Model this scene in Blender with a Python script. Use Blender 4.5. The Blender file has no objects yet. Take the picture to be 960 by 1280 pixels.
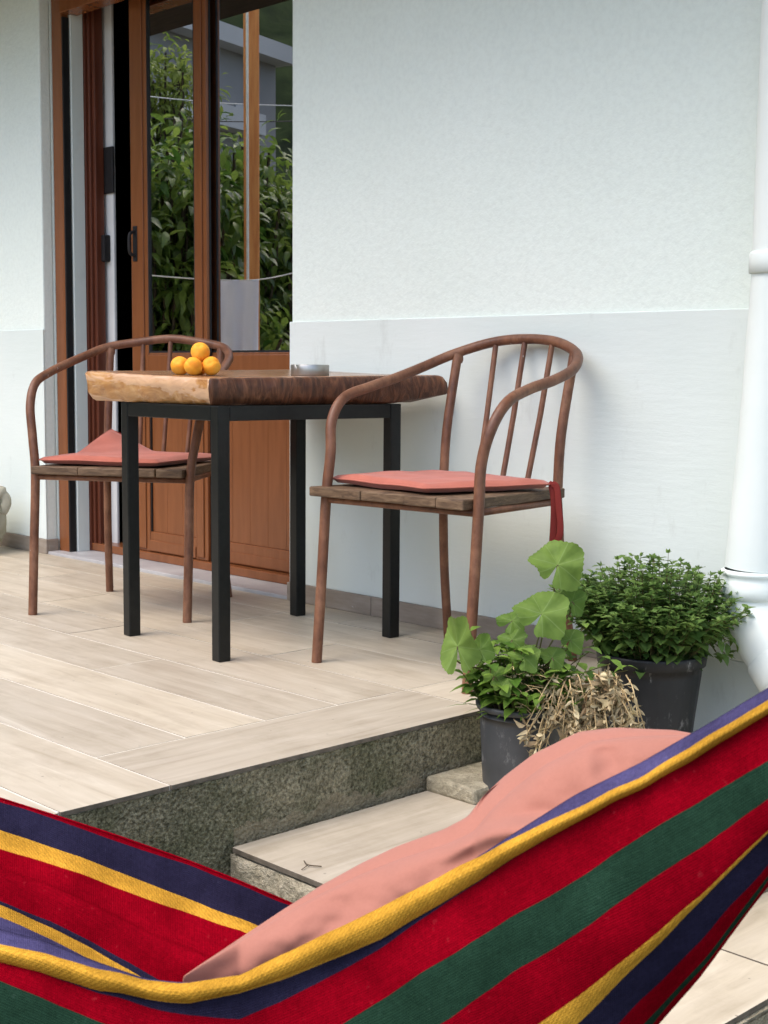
import bpy, bmesh, math, random
import numpy as np
from mathutils import Vector, Matrix
R = math.radians
PI = math.pi
random.seed(7)
rng = np.random.default_rng(7)
scene = bpy.context.scene
COL = scene.collection

# ------------------------------------------------------------------ camera
CAM = Vector((0, 0, 0.79))
F = 1750.0
c_r = Vector((0.69485749, 0.71911101, 0.00724044))
c_u = Vector((-0.07786399, 0.06522134, 0.99482832))
c_f = Vector((-0.71491976, 0.69182768, -0.10131238))
cd = bpy.data.cameras.new("camera")
cam = bpy.data.objects.new("camera", cd)
COL.objects.link(cam)
M4 = Matrix((c_r, c_u, -c_f)).transposed().to_4x4()
M4.translation = CAM
cam.matrix_world = M4
cd.sensor_fit = 'VERTICAL'
cd.sensor_height = 24
cd.lens = F / 1280 * 24
cd.clip_start = 0.02
cd.clip_end = 2000
cd.dof.use_dof = True
cd.dof.focus_distance = 3.6
cd.dof.aperture_fstop = 13.0
scene.camera = cam

def at(x, y, d):                     # point seen at a photo pixel, d metres deep
    return CAM + (c_f * F + c_r * (x - 480) - c_u * (y - 640)) / F * d
def refl(x, y, d, Yg=3.288):          # point whose mirror image in the door glass is seen there
    P = at(x, y, d)
    return Vector((P.x, 2 * Yg - P.y, P.z))

# ------------------------------------------------------------------ light
SUN_EL, SUN_AZ = R(62), math.atan2(-0.30, -0.95)      # azimuth measured from +Y towards +X
w = bpy.data.worlds.new("World")
scene.world = w
w.use_nodes = True
nt = w.node_tree
nt.nodes.clear()
sky = nt.nodes.new('ShaderNodeTexSky')
sky.sky_type = 'NISHITA'
sky.sun_disc = False
sky.sun_elevation = SUN_EL
sky.sun_rotation = SUN_AZ
sky.air_density = 1.0
sky.dust_density = 3.2
sky.ozone_density = 1.0
bg = nt.nodes.new('ShaderNodeBackground')
bg.inputs[1].default_value = 0.15
wo = nt.nodes.new('ShaderNodeOutputWorld')
nt.links.new(sky.outputs[0], bg.inputs[0])
nt.links.new(bg.outputs[0], wo.inputs[0])
sd = bpy.data.lights.new("sun", 'SUN')
sd.energy = 0.4
sd.angle = R(45)
sd.color = (1.0, 0.94, 0.85)
so = bpy.data.objects.new("sun", sd)
COL.objects.link(so)
sdir = Vector((math.sin(SUN_AZ) * math.cos(SUN_EL), math.cos(SUN_AZ) * math.cos(SUN_EL), math.sin(SUN_EL)))
so.rotation_euler = (-sdir).to_track_quat('-Z', 'Y').to_euler()
scene.view_settings.view_transform = 'Standard'
scene.view_settings.look = 'None'
scene.view_settings.gamma = 1
scene.view_settings.exposure = 1.45
scene.cycles.max_bounces = 8
scene.cycles.transparent_max_bounces = 12

# ------------------------------------------------------------------ materials
def lin(r, g, b):
    f = lambda c: c / 12.92 if c <= 0.04045 else ((c + 0.055) / 1.055) ** 2.4
    return (f(r / 255), f(g / 255), f(b / 255), 1)

class NT:
    def __init__(s, name, rough=0.6, spec=0.3):
        s.m = bpy.data.materials.new(name)
        s.m.use_nodes = True
        s.t = s.m.node_tree
        s.b = s.t.nodes['Principled BSDF']
        s.b.inputs['Roughness'].default_value = rough
        s.b.inputs['Specular IOR Level'].default_value = spec
    def n(s, t, **k):
        nd = s.t.nodes.new(t)
        for a, v in k.items():
            setattr(nd, a, v)
        return nd
    def l(s, a, b):
        s.t.links.new(a, b)
    def coord(s, kind='Object', scale=(1, 1, 1), rot=(0, 0, 0)):
        tc = s.n('ShaderNodeTexCoord')
        mp = s.n('ShaderNodeMapping')
        mp.inputs['Scale'].default_value = scale
        mp.inputs['Rotation'].default_value = rot
        s.l(tc.outputs[kind], mp.inputs[0])
        return mp.outputs[0]
    def noise(s, vec, scale, detail=4, rough=0.55, dist=0.0):
        nd = s.n('ShaderNodeTexNoise')
        nd.inputs['Scale'].default_value = scale
        nd.inputs['Detail'].default_value = detail
        nd.inputs['Roughness'].default_value = rough
        nd.inputs['Distortion'].default_value = dist
        if vec is not None:
            s.l(vec, nd.inputs['Vector'])
        return nd.outputs['Fac']
    def ramp(s, fac, stops, interp='LINEAR'):
        nd = s.n('ShaderNodeValToRGB')
        cr = nd.color_ramp
        cr.interpolation = interp
        while len(cr.elements) < len(stops):
            cr.elements.new(0.5)
        for e, (p, c) in zip(cr.elements, stops):
            e.position = p
            e.color = c if len(c) == 4 else (*c, 1)
        s.l(fac, nd.inputs[0])
        return nd.outputs[0]
    def mix(s, fac, a, b, mode='MIX'):
        nd = s.n('ShaderNodeMix', data_type='RGBA', blend_type=mode)
        for sock, v in ((nd.inputs[0], fac), (nd.inputs[6], a), (nd.inputs[7], b)):
            if isinstance(v, (int, float)):
                sock.default_value = v
            elif isinstance(v, tuple):
                sock.default_value = v if len(v) == 4 else (*v, 1)
            else:
                s.l(v, sock)
        return nd.outputs[2]
    def math(s, op, a, b=None):
        nd = s.n('ShaderNodeMath', operation=op)
        for i, v in enumerate((a, b)):
            if v is None:
                continue
            if isinstance(v, (int, float)):
                nd.inputs[i].default_value = v
            else:
                s.l(v, nd.inputs[i])
        return nd.outputs[0]
    def attr(s, name):
        nd = s.n('ShaderNodeAttribute')
        nd.attribute_name = name
        return nd
    def color(s, c):
        if isinstance(c, tuple):
            s.b.inputs['Base Color'].default_value = c
        else:
            s.l(c, s.b.inputs['Base Color'])
    def rough(s, c):
        s.l(c, s.b.inputs['Roughness'])
    def bump(s, h, strength=0.3, dist=0.01):
        nd = s.n('ShaderNodeBump')
        nd.inputs['Strength'].default_value = strength
        nd.inputs['Distance'].default_value = dist
        s.l(h, nd.inputs['Height'])
        s.l(nd.outputs[0], s.b.inputs['Normal'])

g3 = lambda v: (v, v, v, 1)
MAT = {}

def mk_wall():
    a = NT('white_stucco', 0.85, 0.15)
    v = a.coord()
    n1 = a.noise(v, 1.3, 5)
    n2 = a.noise(v, 60, 4, 0.6)
    n3 = a.noise(v, 150, 3, 0.6)
    n4 = a.noise(v, 7, 4, 0.55)
    a.color(a.mix(0.9, a.ramp(n1, [(0.3, (0.79, 0.862, 0.785)), (0.7, (0.825, 0.89, 0.82))]), a.ramp(n2, [(0.25, g3(0.93)), (0.6, g3(1))]), 'MULTIPLY'))
    a.bump(a.math('ADD', a.math('ADD', n2, a.math('MULTIPLY', n3, 0.5)), a.math('MULTIPLY', n4, 2.2)), 0.21, 0.009)
    MAT['stucco'] = a.m
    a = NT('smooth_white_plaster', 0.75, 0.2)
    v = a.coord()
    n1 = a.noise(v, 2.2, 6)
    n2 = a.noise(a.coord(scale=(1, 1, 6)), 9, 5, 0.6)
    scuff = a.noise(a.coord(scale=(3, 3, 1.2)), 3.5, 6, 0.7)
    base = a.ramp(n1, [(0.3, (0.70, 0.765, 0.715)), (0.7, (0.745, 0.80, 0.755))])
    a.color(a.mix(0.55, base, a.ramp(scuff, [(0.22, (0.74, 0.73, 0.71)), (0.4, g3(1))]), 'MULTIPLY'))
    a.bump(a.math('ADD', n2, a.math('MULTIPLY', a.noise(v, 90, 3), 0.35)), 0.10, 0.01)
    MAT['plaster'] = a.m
mk_wall()

def mk_tile():
    a = NT('wood_look_tile', 0.42, 0.4)
    tc = a.n('ShaderNodeTexCoord')
    rnd = a.attr('rnd').outputs['Fac']
    off = a.n('ShaderNodeCombineXYZ')
    a.l(a.math('MULTIPLY', rnd, 37.0), off.inputs[0])
    a.l(a.math('MULTIPLY', rnd, 11.0), off.inputs[1])
    add = a.n('ShaderNodeVectorMath', operation='ADD')
    a.l(tc.outputs['UV'], add.inputs[0])
    a.l(off.outputs[0], add.inputs[1])
    mp = a.n('ShaderNodeMapping')
    mp.inputs['Scale'].default_value = (1.6, 15, 1)
    a.l(add.outputs[0], mp.inputs[0])
    mp2 = a.n('ShaderNodeMapping')
    mp2.inputs['Scale'].default_value = (1.1, 5, 1)
    a.l(add.outputs[0], mp2.inputs[0])
    g = a.noise(mp.outputs[0], 2.2, 8, 0.62, 0.7)
    g2 = a.noise(mp2.outputs[0], 1.5, 4, 0.5, 1.5)
    c = a.ramp(g, [(0.25, (0.39, 0.335, 0.255)), (0.45, (0.485, 0.43, 0.335)), (0.60, (0.53, 0.475, 0.38)), (0.76, (0.60, 0.55, 0.45))])
    c = a.mix(0.55, c, a.ramp(g2, [(0.3, (0.84, 0.80, 0.755)), (0.6, (1.04, 1.02, 0.99))]), 'MULTIPLY')
    c = a.mix(1.0, c, a.ramp(rnd, [(0, (0.86, 0.85, 0.85)), (1, (1.06, 1.05, 1.03))]), 'MULTIPLY')
    ov = a.coord('Object')
    dirt = a.noise(ov, 3.0, 8, 0.7)
    c = a.mix(0.6, c, a.ramp(dirt, [(0.3, (0.72, 0.70, 0.67)), (0.5, g3(1))]), 'MULTIPLY')
    scr = a.noise(a.coord('Object', scale=(3, 14, 1), rot=(0, 0, 0.5)), 7, 5, 0.7)
    c = a.mix(a.ramp(scr, [(0.69, g3(0)), (0.75, g3(0.55))]), c, (0.74, 0.72, 0.68, 1))
    spk = a.n('ShaderNodeTexVoronoi')
    spk.inputs['Scale'].default_value = 17
    a.l(ov, spk.inputs['Vector'])
    c = a.mix(a.ramp(spk.outputs['Distance'], [(0.035, g3(0.75)), (0.06, g3(0))]), c, (0.22, 0.19, 0.15, 1))
    a.color(c)
    a.rough(a.ramp(dirt, [(0.3, g3(0.62)), (0.65, g3(0.38))]))
    a.bump(g, 0.05, 0.004)
    MAT['tile'] = a.m
mk_tile()

def mk_simple(key, name, c1, c2, scale=20, rough=0.5, spec=0.4, bump=0.1, bd=0.003, detail=5, stretch=(1, 1, 1), metal=0):
    a = NT(name, rough, spec)
    v = a.coord('Object', scale=stretch)
    n = a.noise(v, scale, detail, 0.6)
    a.color(a.ramp(n, [(0.3, c1), (0.7, c2)]))
    if bump:
        a.bump(n, bump, bd)
    a.b.inputs['Metallic'].default_value = metal
    MAT[key] = a.m
    return a

mk_simple('sand_cement', 'sandy_mortar', (0.30, 0.25, 0.15), (0.58, 0.50, 0.34), 45, 0.95, 0.1, 0.6, 0.006)
mk_simple('tile_body', 'fired_tile_body', (0.10, 0.085, 0.065), (0.20, 0.17, 0.13), 40, 0.9, 0.1, 0.2)
mk_simple('grout', 'pale_grout', (0.60, 0.55, 0.45), (0.70, 0.65, 0.55), 30, 0.9, 0.1)
mk_simple('brown_frame', 'brown_lacquered_frame', (0.195, 0.066, 0.022), (0.245, 0.086, 0.030), 4, 0.27, 0.5, 0.03, stretch=(8, 8, 1))
mk_simple('brown_dark', 'dark_brown_frame', (0.10, 0.028, 0.014), (0.14, 0.038, 0.018), 4, 0.35, 0.4, 0.03, stretch=(8, 8, 1))
mk_simple('gasket', 'black_rubber', (0.012, 0.012, 0.012), (0.02, 0.02, 0.02), 20, 0.5, 0.3, 0)
mk_simple('iron', 'black_powder_coated_steel', (0.0045, 0.0055, 0.0052), (0.009, 0.0105, 0.010), 60, 0.36, 0.32, 0.04)
mk_simple('marble', 'grey_marble_sill', (0.36, 0.355, 0.36), (0.52, 0.515, 0.51), 6, 0.4, 0.4, 0.02)
mk_simple('pipe', 'white_painted_pipe', (0.77, 0.835, 0.79), (0.82, 0.87, 0.83), 6, 0.8, 0.08, 0.05)
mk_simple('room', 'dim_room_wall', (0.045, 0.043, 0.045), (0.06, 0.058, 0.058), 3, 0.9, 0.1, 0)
mk_simple('soffit', 'dark_wood_soffit', (0.020, 0.014, 0.010), (0.040, 0.028, 0.02), 6, 0.8, 0.1, 0.1, stretch=(1, 8, 1))
mk_simple('room_white', 'white_room_pier', (0.62, 0.62, 0.60), (0.70, 0.70, 0.68), 3, 0.8, 0.1, 0)
mk_simple('black', 'matt_black', (0.012, 0.011, 0.011), (0.02, 0.018, 0.018), 20, 0.6, 0.3, 0)
mk_simple('soil', 'potting_soil', (0.02, 0.014, 0.010), (0.075, 0.055, 0.038), 40, 0.95, 0.1, 0.8, 0.01)
mk_simple('ash', 'brushed_steel', (0.30, 0.29, 0.26), (0.46, 0.45, 0.42), 14, 0.38, 0.5, 0.1, 0.002, stretch=(1, 1, 0.2), metal=0.85)
mk_simple('straw', 'dry_straw', (0.36, 0.24, 0.10), (0.70, 0.54, 0.30), 30, 0.85, 0.15, 0)
mk_simple('stem', 'plant_stem', (0.09, 0.11, 0.03), (0.14, 0.10, 0.05), 30, 0.7, 0.2, 0)
mk_simple('bark', 'tree_bark', (0.06, 0.045, 0.03), (0.13, 0.10, 0.07), 12, 0.9, 0.1, 0.6, 0.02, stretch=(3, 3, 0.6))
mk_simple('post', 'varnished_wood_post', (0.50, 0.17, 0.045), (0.68, 0.29, 0.09), 6, 0.5, 0.3, 0.1, stretch=(6, 6, 0.6))
mk_simple('towel', 'white_terry_cloth', (0.78, 0.77, 0.80), (0.86, 0.85, 0.87), 90, 0.95, 0.1, 0.4, 0.003)
def translucent(key, f):
    t = MAT[key].node_tree; b = t.nodes['Principled BSDF']; out = t.nodes['Material Output']
    tr = t.nodes.new('ShaderNodeBsdfTranslucent'); tr.inputs[0].default_value = (0.8, 0.79, 0.82, 1)
    ms = t.nodes.new('ShaderNodeMixShader'); ms.inputs[0].default_value = f
    t.links.new(b.outputs[0], ms.inputs[1]); t.links.new(tr.outputs[0], ms.inputs[2]); t.links.new(ms.outputs[0], out.inputs[0])
translucent('towel', 0.5)
mk_simple('rope', 'white_cord', (0.62, 0.60, 0.55), (0.74, 0.72, 0.66), 60, 0.9, 0.1, 0.4)
mk_simple('bag', 'sage_canvas', (0.33, 0.315, 0.235), (0.42, 0.40, 0.31), 7, 0.9, 0.1, 0.35, 0.01)
mk_simple('bag2', 'olive_canvas', (0.20, 0.215, 0.15), (0.27, 0.28, 0.205), 7, 0.9, 0.1, 0.35, 0.01)
mk_simple('neighbour_wall', 'grey_render', (0.22, 0.215, 0.21), (0.28, 0.275, 0.27), 0.6, 0.9, 0.1, 0)
mk_simple('neighbour_trim', 'pale_concrete_trim', (0.42, 0.42, 0.41), (0.48, 0.48, 0.47), 0.6, 0.9, 0.1, 0)
mk_simple('window_dark', 'dark_window', (0.03, 0.033, 0.036), (0.05, 0.05, 0.055), 1, 0.2, 0.5, 0)
mk_simple('hill', 'wooded_hillside', (0.010, 0.018, 0.008), (0.045, 0.065, 0.022), 0.55, 0.95, 0.05, 0.5, 0.5, detail=8)

def mk_concrete():
    a = NT('mossy_pebbled_concrete', 0.95, 0.1)
    v = a.coord()
    n = a.noise(v, 5, 6, 0.65)
    f = a.noise(v, 115, 5, 0.75)
    vo = a.n('ShaderNodeTexVoronoi')
    vo.inputs['Scale'].default_value = 150
    a.l(v, vo.inputs['Vector'])
    c = a.ramp(f, [(0.30, (0.045, 0.044, 0.032)), (0.45, (0.21, 0.20, 0.155)), (0.58, (0.40, 0.38, 0.30)), (0.72, (0.60, 0.57, 0.47))])
    c = a.mix(0.75, c, a.ramp(n, [(0.30, (0.46, 0.50, 0.32)), (0.48, (0.98, 0.96, 0.82)), (0.7, (1.3, 1.2, 1.0))]), 'MULTIPLY')
    lg = a.noise(v, 2.6, 5, 0.6)
    c = a.mix(0.85, c, a.ramp(lg, [(0.35, (0.50, 0.55, 0.40)), (0.52, (1.0, 0.98, 0.92)), (0.68, (1.35, 1.3, 1.2))]), 'MULTIPLY')
    # mortar crust left along the foot of the wall above the tread
    tcx = a.n('ShaderNodeTexCoord'); sx = a.n('ShaderNodeSeparateXYZ'); a.l(tcx.outputs['Object'], sx.inputs[0])
    cn = a.noise(a.coord(scale=(1, 1, 0.5)), 11, 5, 0.6)
    edge_ = a.math('ADD', sx.outputs[2], a.math('MULTIPLY', cn, -0.115))
    mz = a.math('LESS_THAN', edge_, -0.176)
    my = a.math('GREATER_THAN', a.math('ADD', sx.outputs[1], a.math('MULTIPLY', cn, 0.05)), 1.69)
    sand = a.ramp(f, [(0.3, (0.22, 0.185, 0.115)), (0.6, (0.44, 0.38, 0.255))])
    c = a.mix(a.math('MULTIPLY', a.math('MULTIPLY', mz, my), 0.85), c, sand)
    a.color(c)
    a.bump(a.math('ADD', a.math('ADD', f, a.math('MULTIPLY', vo.outputs['Distance'], 0.7)), a.math('MULTIPLY', mz, 0.5)), 1.0, 0.012)
    MAT['concrete'] = a.m
    a = NT('raw_cement', 0.95, 0.1)
    v = a.coord()
    n = a.noise(v, 9, 8, 0.7)
    f = a.noise(v, 80, 4, 0.7)
    c = a.mix(0.6, a.ramp(n, [(0.3, (0.24, 0.215, 0.145)), (0.55, (0.44, 0.39, 0.28)), (0.75, (0.56, 0.50, 0.38))]), a.ramp(f, [(0.3, g3(0.45)), (0.6, g3(1.1))]), 'MULTIPLY')
    a.color(c)
    a.bump(a.math('ADD', f, a.math('MULTIPLY', n, 2)), 0.9, 0.012)
    MAT['cement'] = a.m
    a = NT('gravel_ground', 0.95, 0.1)
    v = a.coord()
    n = a.noise(v, 1.5, 8, 0.7)
    vo = a.n('ShaderNodeTexVoronoi')
    vo.inputs['Scale'].default_value = 45
    a.l(v, vo.inputs['Vector'])
    c = a.mix(0.8, a.ramp(n, [(0.3, (0.10, 0.12, 0.07)), (0.7, (0.30, 0.27, 0.21))]), a.ramp(vo.outputs['Distance'], [(0.1, g3(1.1)), (0.6, g3(0.4))]), 'MULTIPLY')
    a.color(c)
    a.bump(vo.outputs['Distance'], 0.8, 0.02)
    MAT['ground'] = a.m
    a = NT('taupe_skirting_tile', 0.5, 0.35)
    n = a.noise(a.coord(scale=(2, 2, 12)), 4, 6, 0.6)
    d = a.noise(a.coord(scale=(1.2, 1.2, 1.6)), 13, 6, 0.75)
    c = a.ramp(n, [(0.3, (0.25, 0.205, 0.16)), (0.7, (0.36, 0.305, 0.25))])
    a.color(a.mix(a.ramp(d, [(0.66, g3(0)), (0.70, g3(0.85))]), c, (0.75, 0.75, 0.74, 1)))
    MAT['skirting'] = a.m
mk_concrete()

def mk_tube_metal():
    a = NT('rusty_brown_painted_tube', 0.5, 0.35)
    v = a.coord()
    n = a.noise(v, 9, 6, 0.65)
    f = a.noise(a.coord(scale=(1, 1, 0.35)), 60, 4, 0.7)
    c = a.ramp(n, [(0.28, (0.095, 0.038, 0.021)), (0.5, (0.175, 0.075, 0.040)), (0.75, (0.29, 0.15, 0.085))])
    c = a.mix(0.6, c, a.ramp(f, [(0.32, (0.55, 0.5, 0.48)), (0.5, g3(1)), (0.72, (1.25, 1.2, 1.1))]), 'MULTIPLY')
    chip = a.noise(v, 26, 3, 0.5)
    c = a.mix(a.ramp(chip, [(0.735, g3(0)), (0.755, g3(0.8))]), c, (0.45, 0.38, 0.32, 1))
    a.color(c)
    a.rough(a.ramp(n, [(0.3, g3(0.36)), (0.7, g3(0.6))]))
    a.bump(f, 0.25, 0.002)
    MAT['tube'] = a.m
mk_tube_metal()

def mk_woods():
    def wood(key, name, stops, stretch, scale=7, rough=0.5, spec=0.35, bump=0.4, dist=1.2):
        a = NT(name, rough, spec)
        v = a.coord('Object', scale=stretch)
        n = a.noise(v, scale, 9, 0.66, dist)
        p = a.noise(a.coord(), 5, 4)
        c = a.ramp(n, stops)
        a.color(a.mix(0.6, c, a.ramp(p, [(0.3, (0.6, 0.56, 0.52)), (0.65, (1.1, 1.08, 1.05))]), 'MULTIPLY'))
        a.bump(n, bump, 0.004)
        MAT[key] = a.m
        return a
    wood('slab_top', 'varnished_slab_top', [(0.28, (0.15, 0.072, 0.034)), (0.5, (0.29, 0.155, 0.08)), (0.75, (0.42, 0.255, 0.15))], (1.2, 9, 1), 4, 0.24, 0.5, 0.08)
    wood('slab_dark', 'dark_rough_live_edge', [(0.3, (0.030, 0.013, 0.007)), (0.48, (0.090, 0.033, 0.015)), (0.66, (0.185, 0.075, 0.034)), (0.8, (0.31, 0.165, 0.09))], (3, 6, 1.8), 5, 0.42, 0.4, 1.0, 2.2)
    wood('seat_wood', 'weathered_brown_plank', [(0.28, (0.045, 0.027, 0.016)), (0.5, (0.135, 0.085, 0.05)), (0.75, (0.26, 0.175, 0.105))], (2, 2, 12), 8, 0.6, 0.3, 0.6)
    a = NT('tan_lacquered_live_edge', 0.25, 0.5)
    v = a.coord('Object', scale=(3, 3, 9))
    n = a.noise(v, 4, 8, 0.62, 0.9)
    p = a.noise(a.coord('Object', scale=(0.7, 0.7, 2.2)), 6.0, 4, 0.55, 0.8)
    c = a.ramp(n, [(0.28, (0.24, 0.095, 0.025)), (0.5, (0.44, 0.22, 0.075)), (0.72, (0.58, 0.35, 0.15))])
    c = a.mix(a.ramp(p, [(0.50, g3(0)), (0.53, g3(0.75))]), c, (0.60, 0.39, 0.24, 1))
    a.color(c)
    a.bump(a.math('ADD', n, a.math('MULTIPLY', p, 3)), 0.5, 0.006)
    MAT['slab_tan'] = a.m
mk_woods()

def mk_cloth():
    def cloth(key, name, c, var=0.34, sc=700, pat=True, sheen=0.0):
        a = NT(name, 0.95, 0.0 if pat else 0.08)
        tc = a.n('ShaderNodeTexCoord')
        uv = tc.outputs['UV'] if pat else a.coord()
        n = a.noise(a.coord(), 11, 6, 0.6)
        fl = a.noise(a.coord(), 240, 3, 0.7)
        base = (c[0], c[1], c[2], 1)
        lo = tuple(x * (1 - var) for x in c)
        hi = tuple(min(1, x * (1 + var)) for x in c)
        col = a.ramp(n, [(0.3, lo), (0.7, hi)])
        col = a.mix(0.5 if pat else 0.1, col, a.ramp(fl, [(0.3, g3(0.62)), (0.62, g3(1.18))]), 'MULTIPLY')
        if pat:
            w1 = a.n('ShaderNodeTexWave', wave_type='BANDS', bands_direction='X')
            w2 = a.n('ShaderNodeTexWave', wave_type='BANDS', bands_direction='Y')
            for ww in (w1, w2):
                ww.inputs['Scale'].default_value = sc / 6
                ww.inputs['Distortion'].default_value = 0.6
                a.l(uv, ww.inputs['Vector'])
            h = a.math('ADD', a.math('MULTIPLY', w1.outputs['Fac'], w2.outputs['Fac']), a.math('MULTIPLY', fl, 0.8))
            sl = a.noise(a.coord('UV', scale=(18, 420, 1)), 1.0, 4, 0.7)
            col = a.mix(0.55, col, a.ramp(sl, [(0.3, g3(0.72)), (0.7, g3(1.22))]), 'MULTIPLY')
            sl2 = a.noise(a.coord('UV', scale=(500, 24, 1)), 1.0, 3, 0.7)
            col = a.mix(0.35, col, a.ramp(sl2, [(0.3, g3(0.75)), (0.7, g3(1.2))]), 'MULTIPLY')
            spk = a.noise(a.coord(), 120, 2, 0.5)
            col = a.mix(a.ramp(spk, [(0.70, g3(0)), (0.76, g3(0.25))]), col, tuple(min(1, x * 1.4 + 0.03) for x in c))
        else:
            h = fl
        a.color(col)
        if key == 'h_yellow':
            w3 = a.n('ShaderNodeTexWave', wave_type='BANDS', bands_direction='DIAGONAL')
            w3.inputs['Scale'].default_value = 95
            w3.inputs['Distortion'].default_value = 0.8
            a.l(uv, w3.inputs['Vector'])
            h = a.math('ADD', h, a.math('MULTIPLY', w3.outputs['Fac'], 0.55))
            col = a.mix(0.35, col, a.ramp(w3.outputs['Fac'], [(0.2, g3(0.7)), (0.7, g3(1.15))]), 'MULTIPLY')
            a.color(col)
        a.bump(h, 0.45 if pat else 0.10, 0.0015)
        a.b.inputs['Sheen Weight'].default_value = sheen
        a.b.inputs['Sheen Roughness'].default_value = 0.5
        MAT[key] = a.m
    cloth('h_red', 'hammock_crimson', (0.20, 0.0012, 0.007))
    cloth('h_navy', 'hammock_navy', (0.019, 0.017, 0.037))
    cloth('h_green', 'hammock_bottle_green', (0.014, 0.037, 0.022))
    cloth('h_yellow', 'hammock_mustard', (0.52, 0.27, 0.032))
    cloth('h_purple', 'hammock_faded_purple', (0.062, 0.054, 0.125))
    cloth('pillow', 'salmon_pink_cloth', (0.385, 0.165, 0.12), 0.03, pat=False, sheen=0.1)
    cloth('cushion', 'terracotta_cushion_cloth', (0.41, 0.128, 0.088), 0.14, pat=False, sheen=0.2)
    cloth('tie', 'dark_red_tie', (0.22, 0.035, 0.03), 0.12, pat=False)
mk_cloth()

def mk_leaf(key, name, c1, c2, rough=0.5, trans=0.35, spec=0.3):
    m = bpy.data.materials.new(name)
    m.use_nodes = True
    t = m.node_tree
    b = t.nodes['Principled BSDF']
    out = t.nodes['Material Output']
    at_ = t.nodes.new('ShaderNodeAttribute')
    at_.attribute_name = 'rnd'
    rp = t.nodes.new('ShaderNodeValToRGB')
    rp.color_ramp.elements[0].color = (*c1, 1)
    rp.color_ramp.elements[1].color = (*c2, 1)
    t.links.new(at_.outputs['Fac'], rp.inputs[0])
    nz = t.nodes.new('ShaderNodeTexNoise')
    nz.inputs['Scale'].default_value = 38
    mx = t.nodes.new('ShaderNodeMix')
    mx.data_type = 'RGBA'
    mx.blend_type = 'MULTIPLY'
    mx.inputs[0].default_value = 0.75
    rp2 = t.nodes.new('ShaderNodeValToRGB')
    rp2.color_ramp.elements[0].position = 0.3
    rp2.color_ramp.elements[0].color = (0.6, 0.65, 0.6, 1)
    rp2.color_ramp.elements[1].position = 0.65
    tc = t.nodes.new('ShaderNodeTexCoord')
    t.links.new(tc.outputs['Object'], nz.inputs['Vector'])
    t.links.new(nz.outputs['Fac'], rp2.inputs[0])
    t.links.new(rp.outputs[0], mx.inputs[6])
    t.links.new(rp2.outputs[0], mx.inputs[7])
    t.links.new(mx.outputs[2], b.inputs['Base Color'])
    b.inputs['Roughness'].default_value = rough
    b.inputs['Specular IOR Level'].default_value = spec
    tr = t.nodes.new('ShaderNodeBsdfTranslucent')
    t.links.new(mx.outputs[2], tr.inputs[0])
    ms = t.nodes.new('ShaderNodeMixShader')
    ms.inputs[0].default_value = trans
    t.links.new(b.outputs[0], ms.inputs[1])
    t.links.new(tr.outputs[0], ms.inputs[2])
    t.links.new(ms.outputs[0], out.inputs[0])
    MAT[key] = m
mk_leaf('leaf_mallow', 'mallow_leaf', (0.095, 0.18, 0.028), (0.20, 0.30, 0.062), rough=0.6, spec=0.2)
mk_leaf('leaf_bright', 'fresh_herb_leaf', (0.085, 0.18, 0.022), (0.23, 0.36, 0.06))
mk_leaf('leaf_herb', 'dark_herb_leaf', (0.060, 0.135, 0.030), (0.245, 0.37, 0.095), rough=0.6, spec=0.2)
mk_leaf('leaf_garden', 'garden_leaf', (0.05, 0.115, 0.018), (0.33, 0.43, 0.085), rough=0.35, spec=0.5, trans=0.5)
mk_leaf('leaf_garden_pale', 'pale_garden_leaf', (0.14, 0.21, 0.035), (0.38, 0.44, 0.10), trans=0.5)
mk_leaf('dry', 'dry_curled_leaf', (0.17, 0.10, 0.045), (0.80, 0.66, 0.40), rough=0.8, trans=0.2)

def mallow_veins():
    t = MAT['leaf_mallow'].node_tree
    mx = [n for n in t.nodes if n.type == 'MIX'][0]
    b = t.nodes['Principled BSDF']
    tc = t.nodes.new('ShaderNodeTexCoord'); sp = t.nodes.new('ShaderNodeSeparateXYZ')
    t.links.new(tc.outputs['UV'], sp.inputs[0])
    def mth(op, a, b_=None):
        n = t.nodes.new('ShaderNodeMath'); n.operation = op
        for i, v in enumerate((a, b_)):
            if v is None: continue
            if isinstance(v, (int, float)): n.inputs[i].default_value = v
            else: t.links.new(v, n.inputs[i])
        return n.outputs[0]
    d = mth('ABSOLUTE', mth('SUBTRACT', mth('FRACT', mth('MULTIPLY', sp.outputs[0], 7.0)), 0.5))
    d = mth('MULTIPLY', d, mth('ADD', sp.outputs[1], 0.05))
    rp = t.nodes.new('ShaderNodeValToRGB')
    rp.color_ramp.elements[0].position = 0.006; rp.color_ramp.elements[0].color = (0.40, 0.40, 0.40, 1)
    rp.color_ramp.elements[1].position = 0.022; rp.color_ramp.elements[1].color = (0, 0, 0, 1)
    t.links.new(d, rp.inputs[0])
    m2 = t.nodes.new('ShaderNodeMix'); m2.data_type = 'RGBA'
    t.links.new(rp.outputs[0], m2.inputs[0]); t.links.new(mx.outputs[2], m2.inputs[6]); m2.inputs[7].default_value = (0.34, 0.45, 0.18, 1)
    t.links.new(m2.outputs[2], b.inputs['Base Color'])
mallow_veins()

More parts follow.
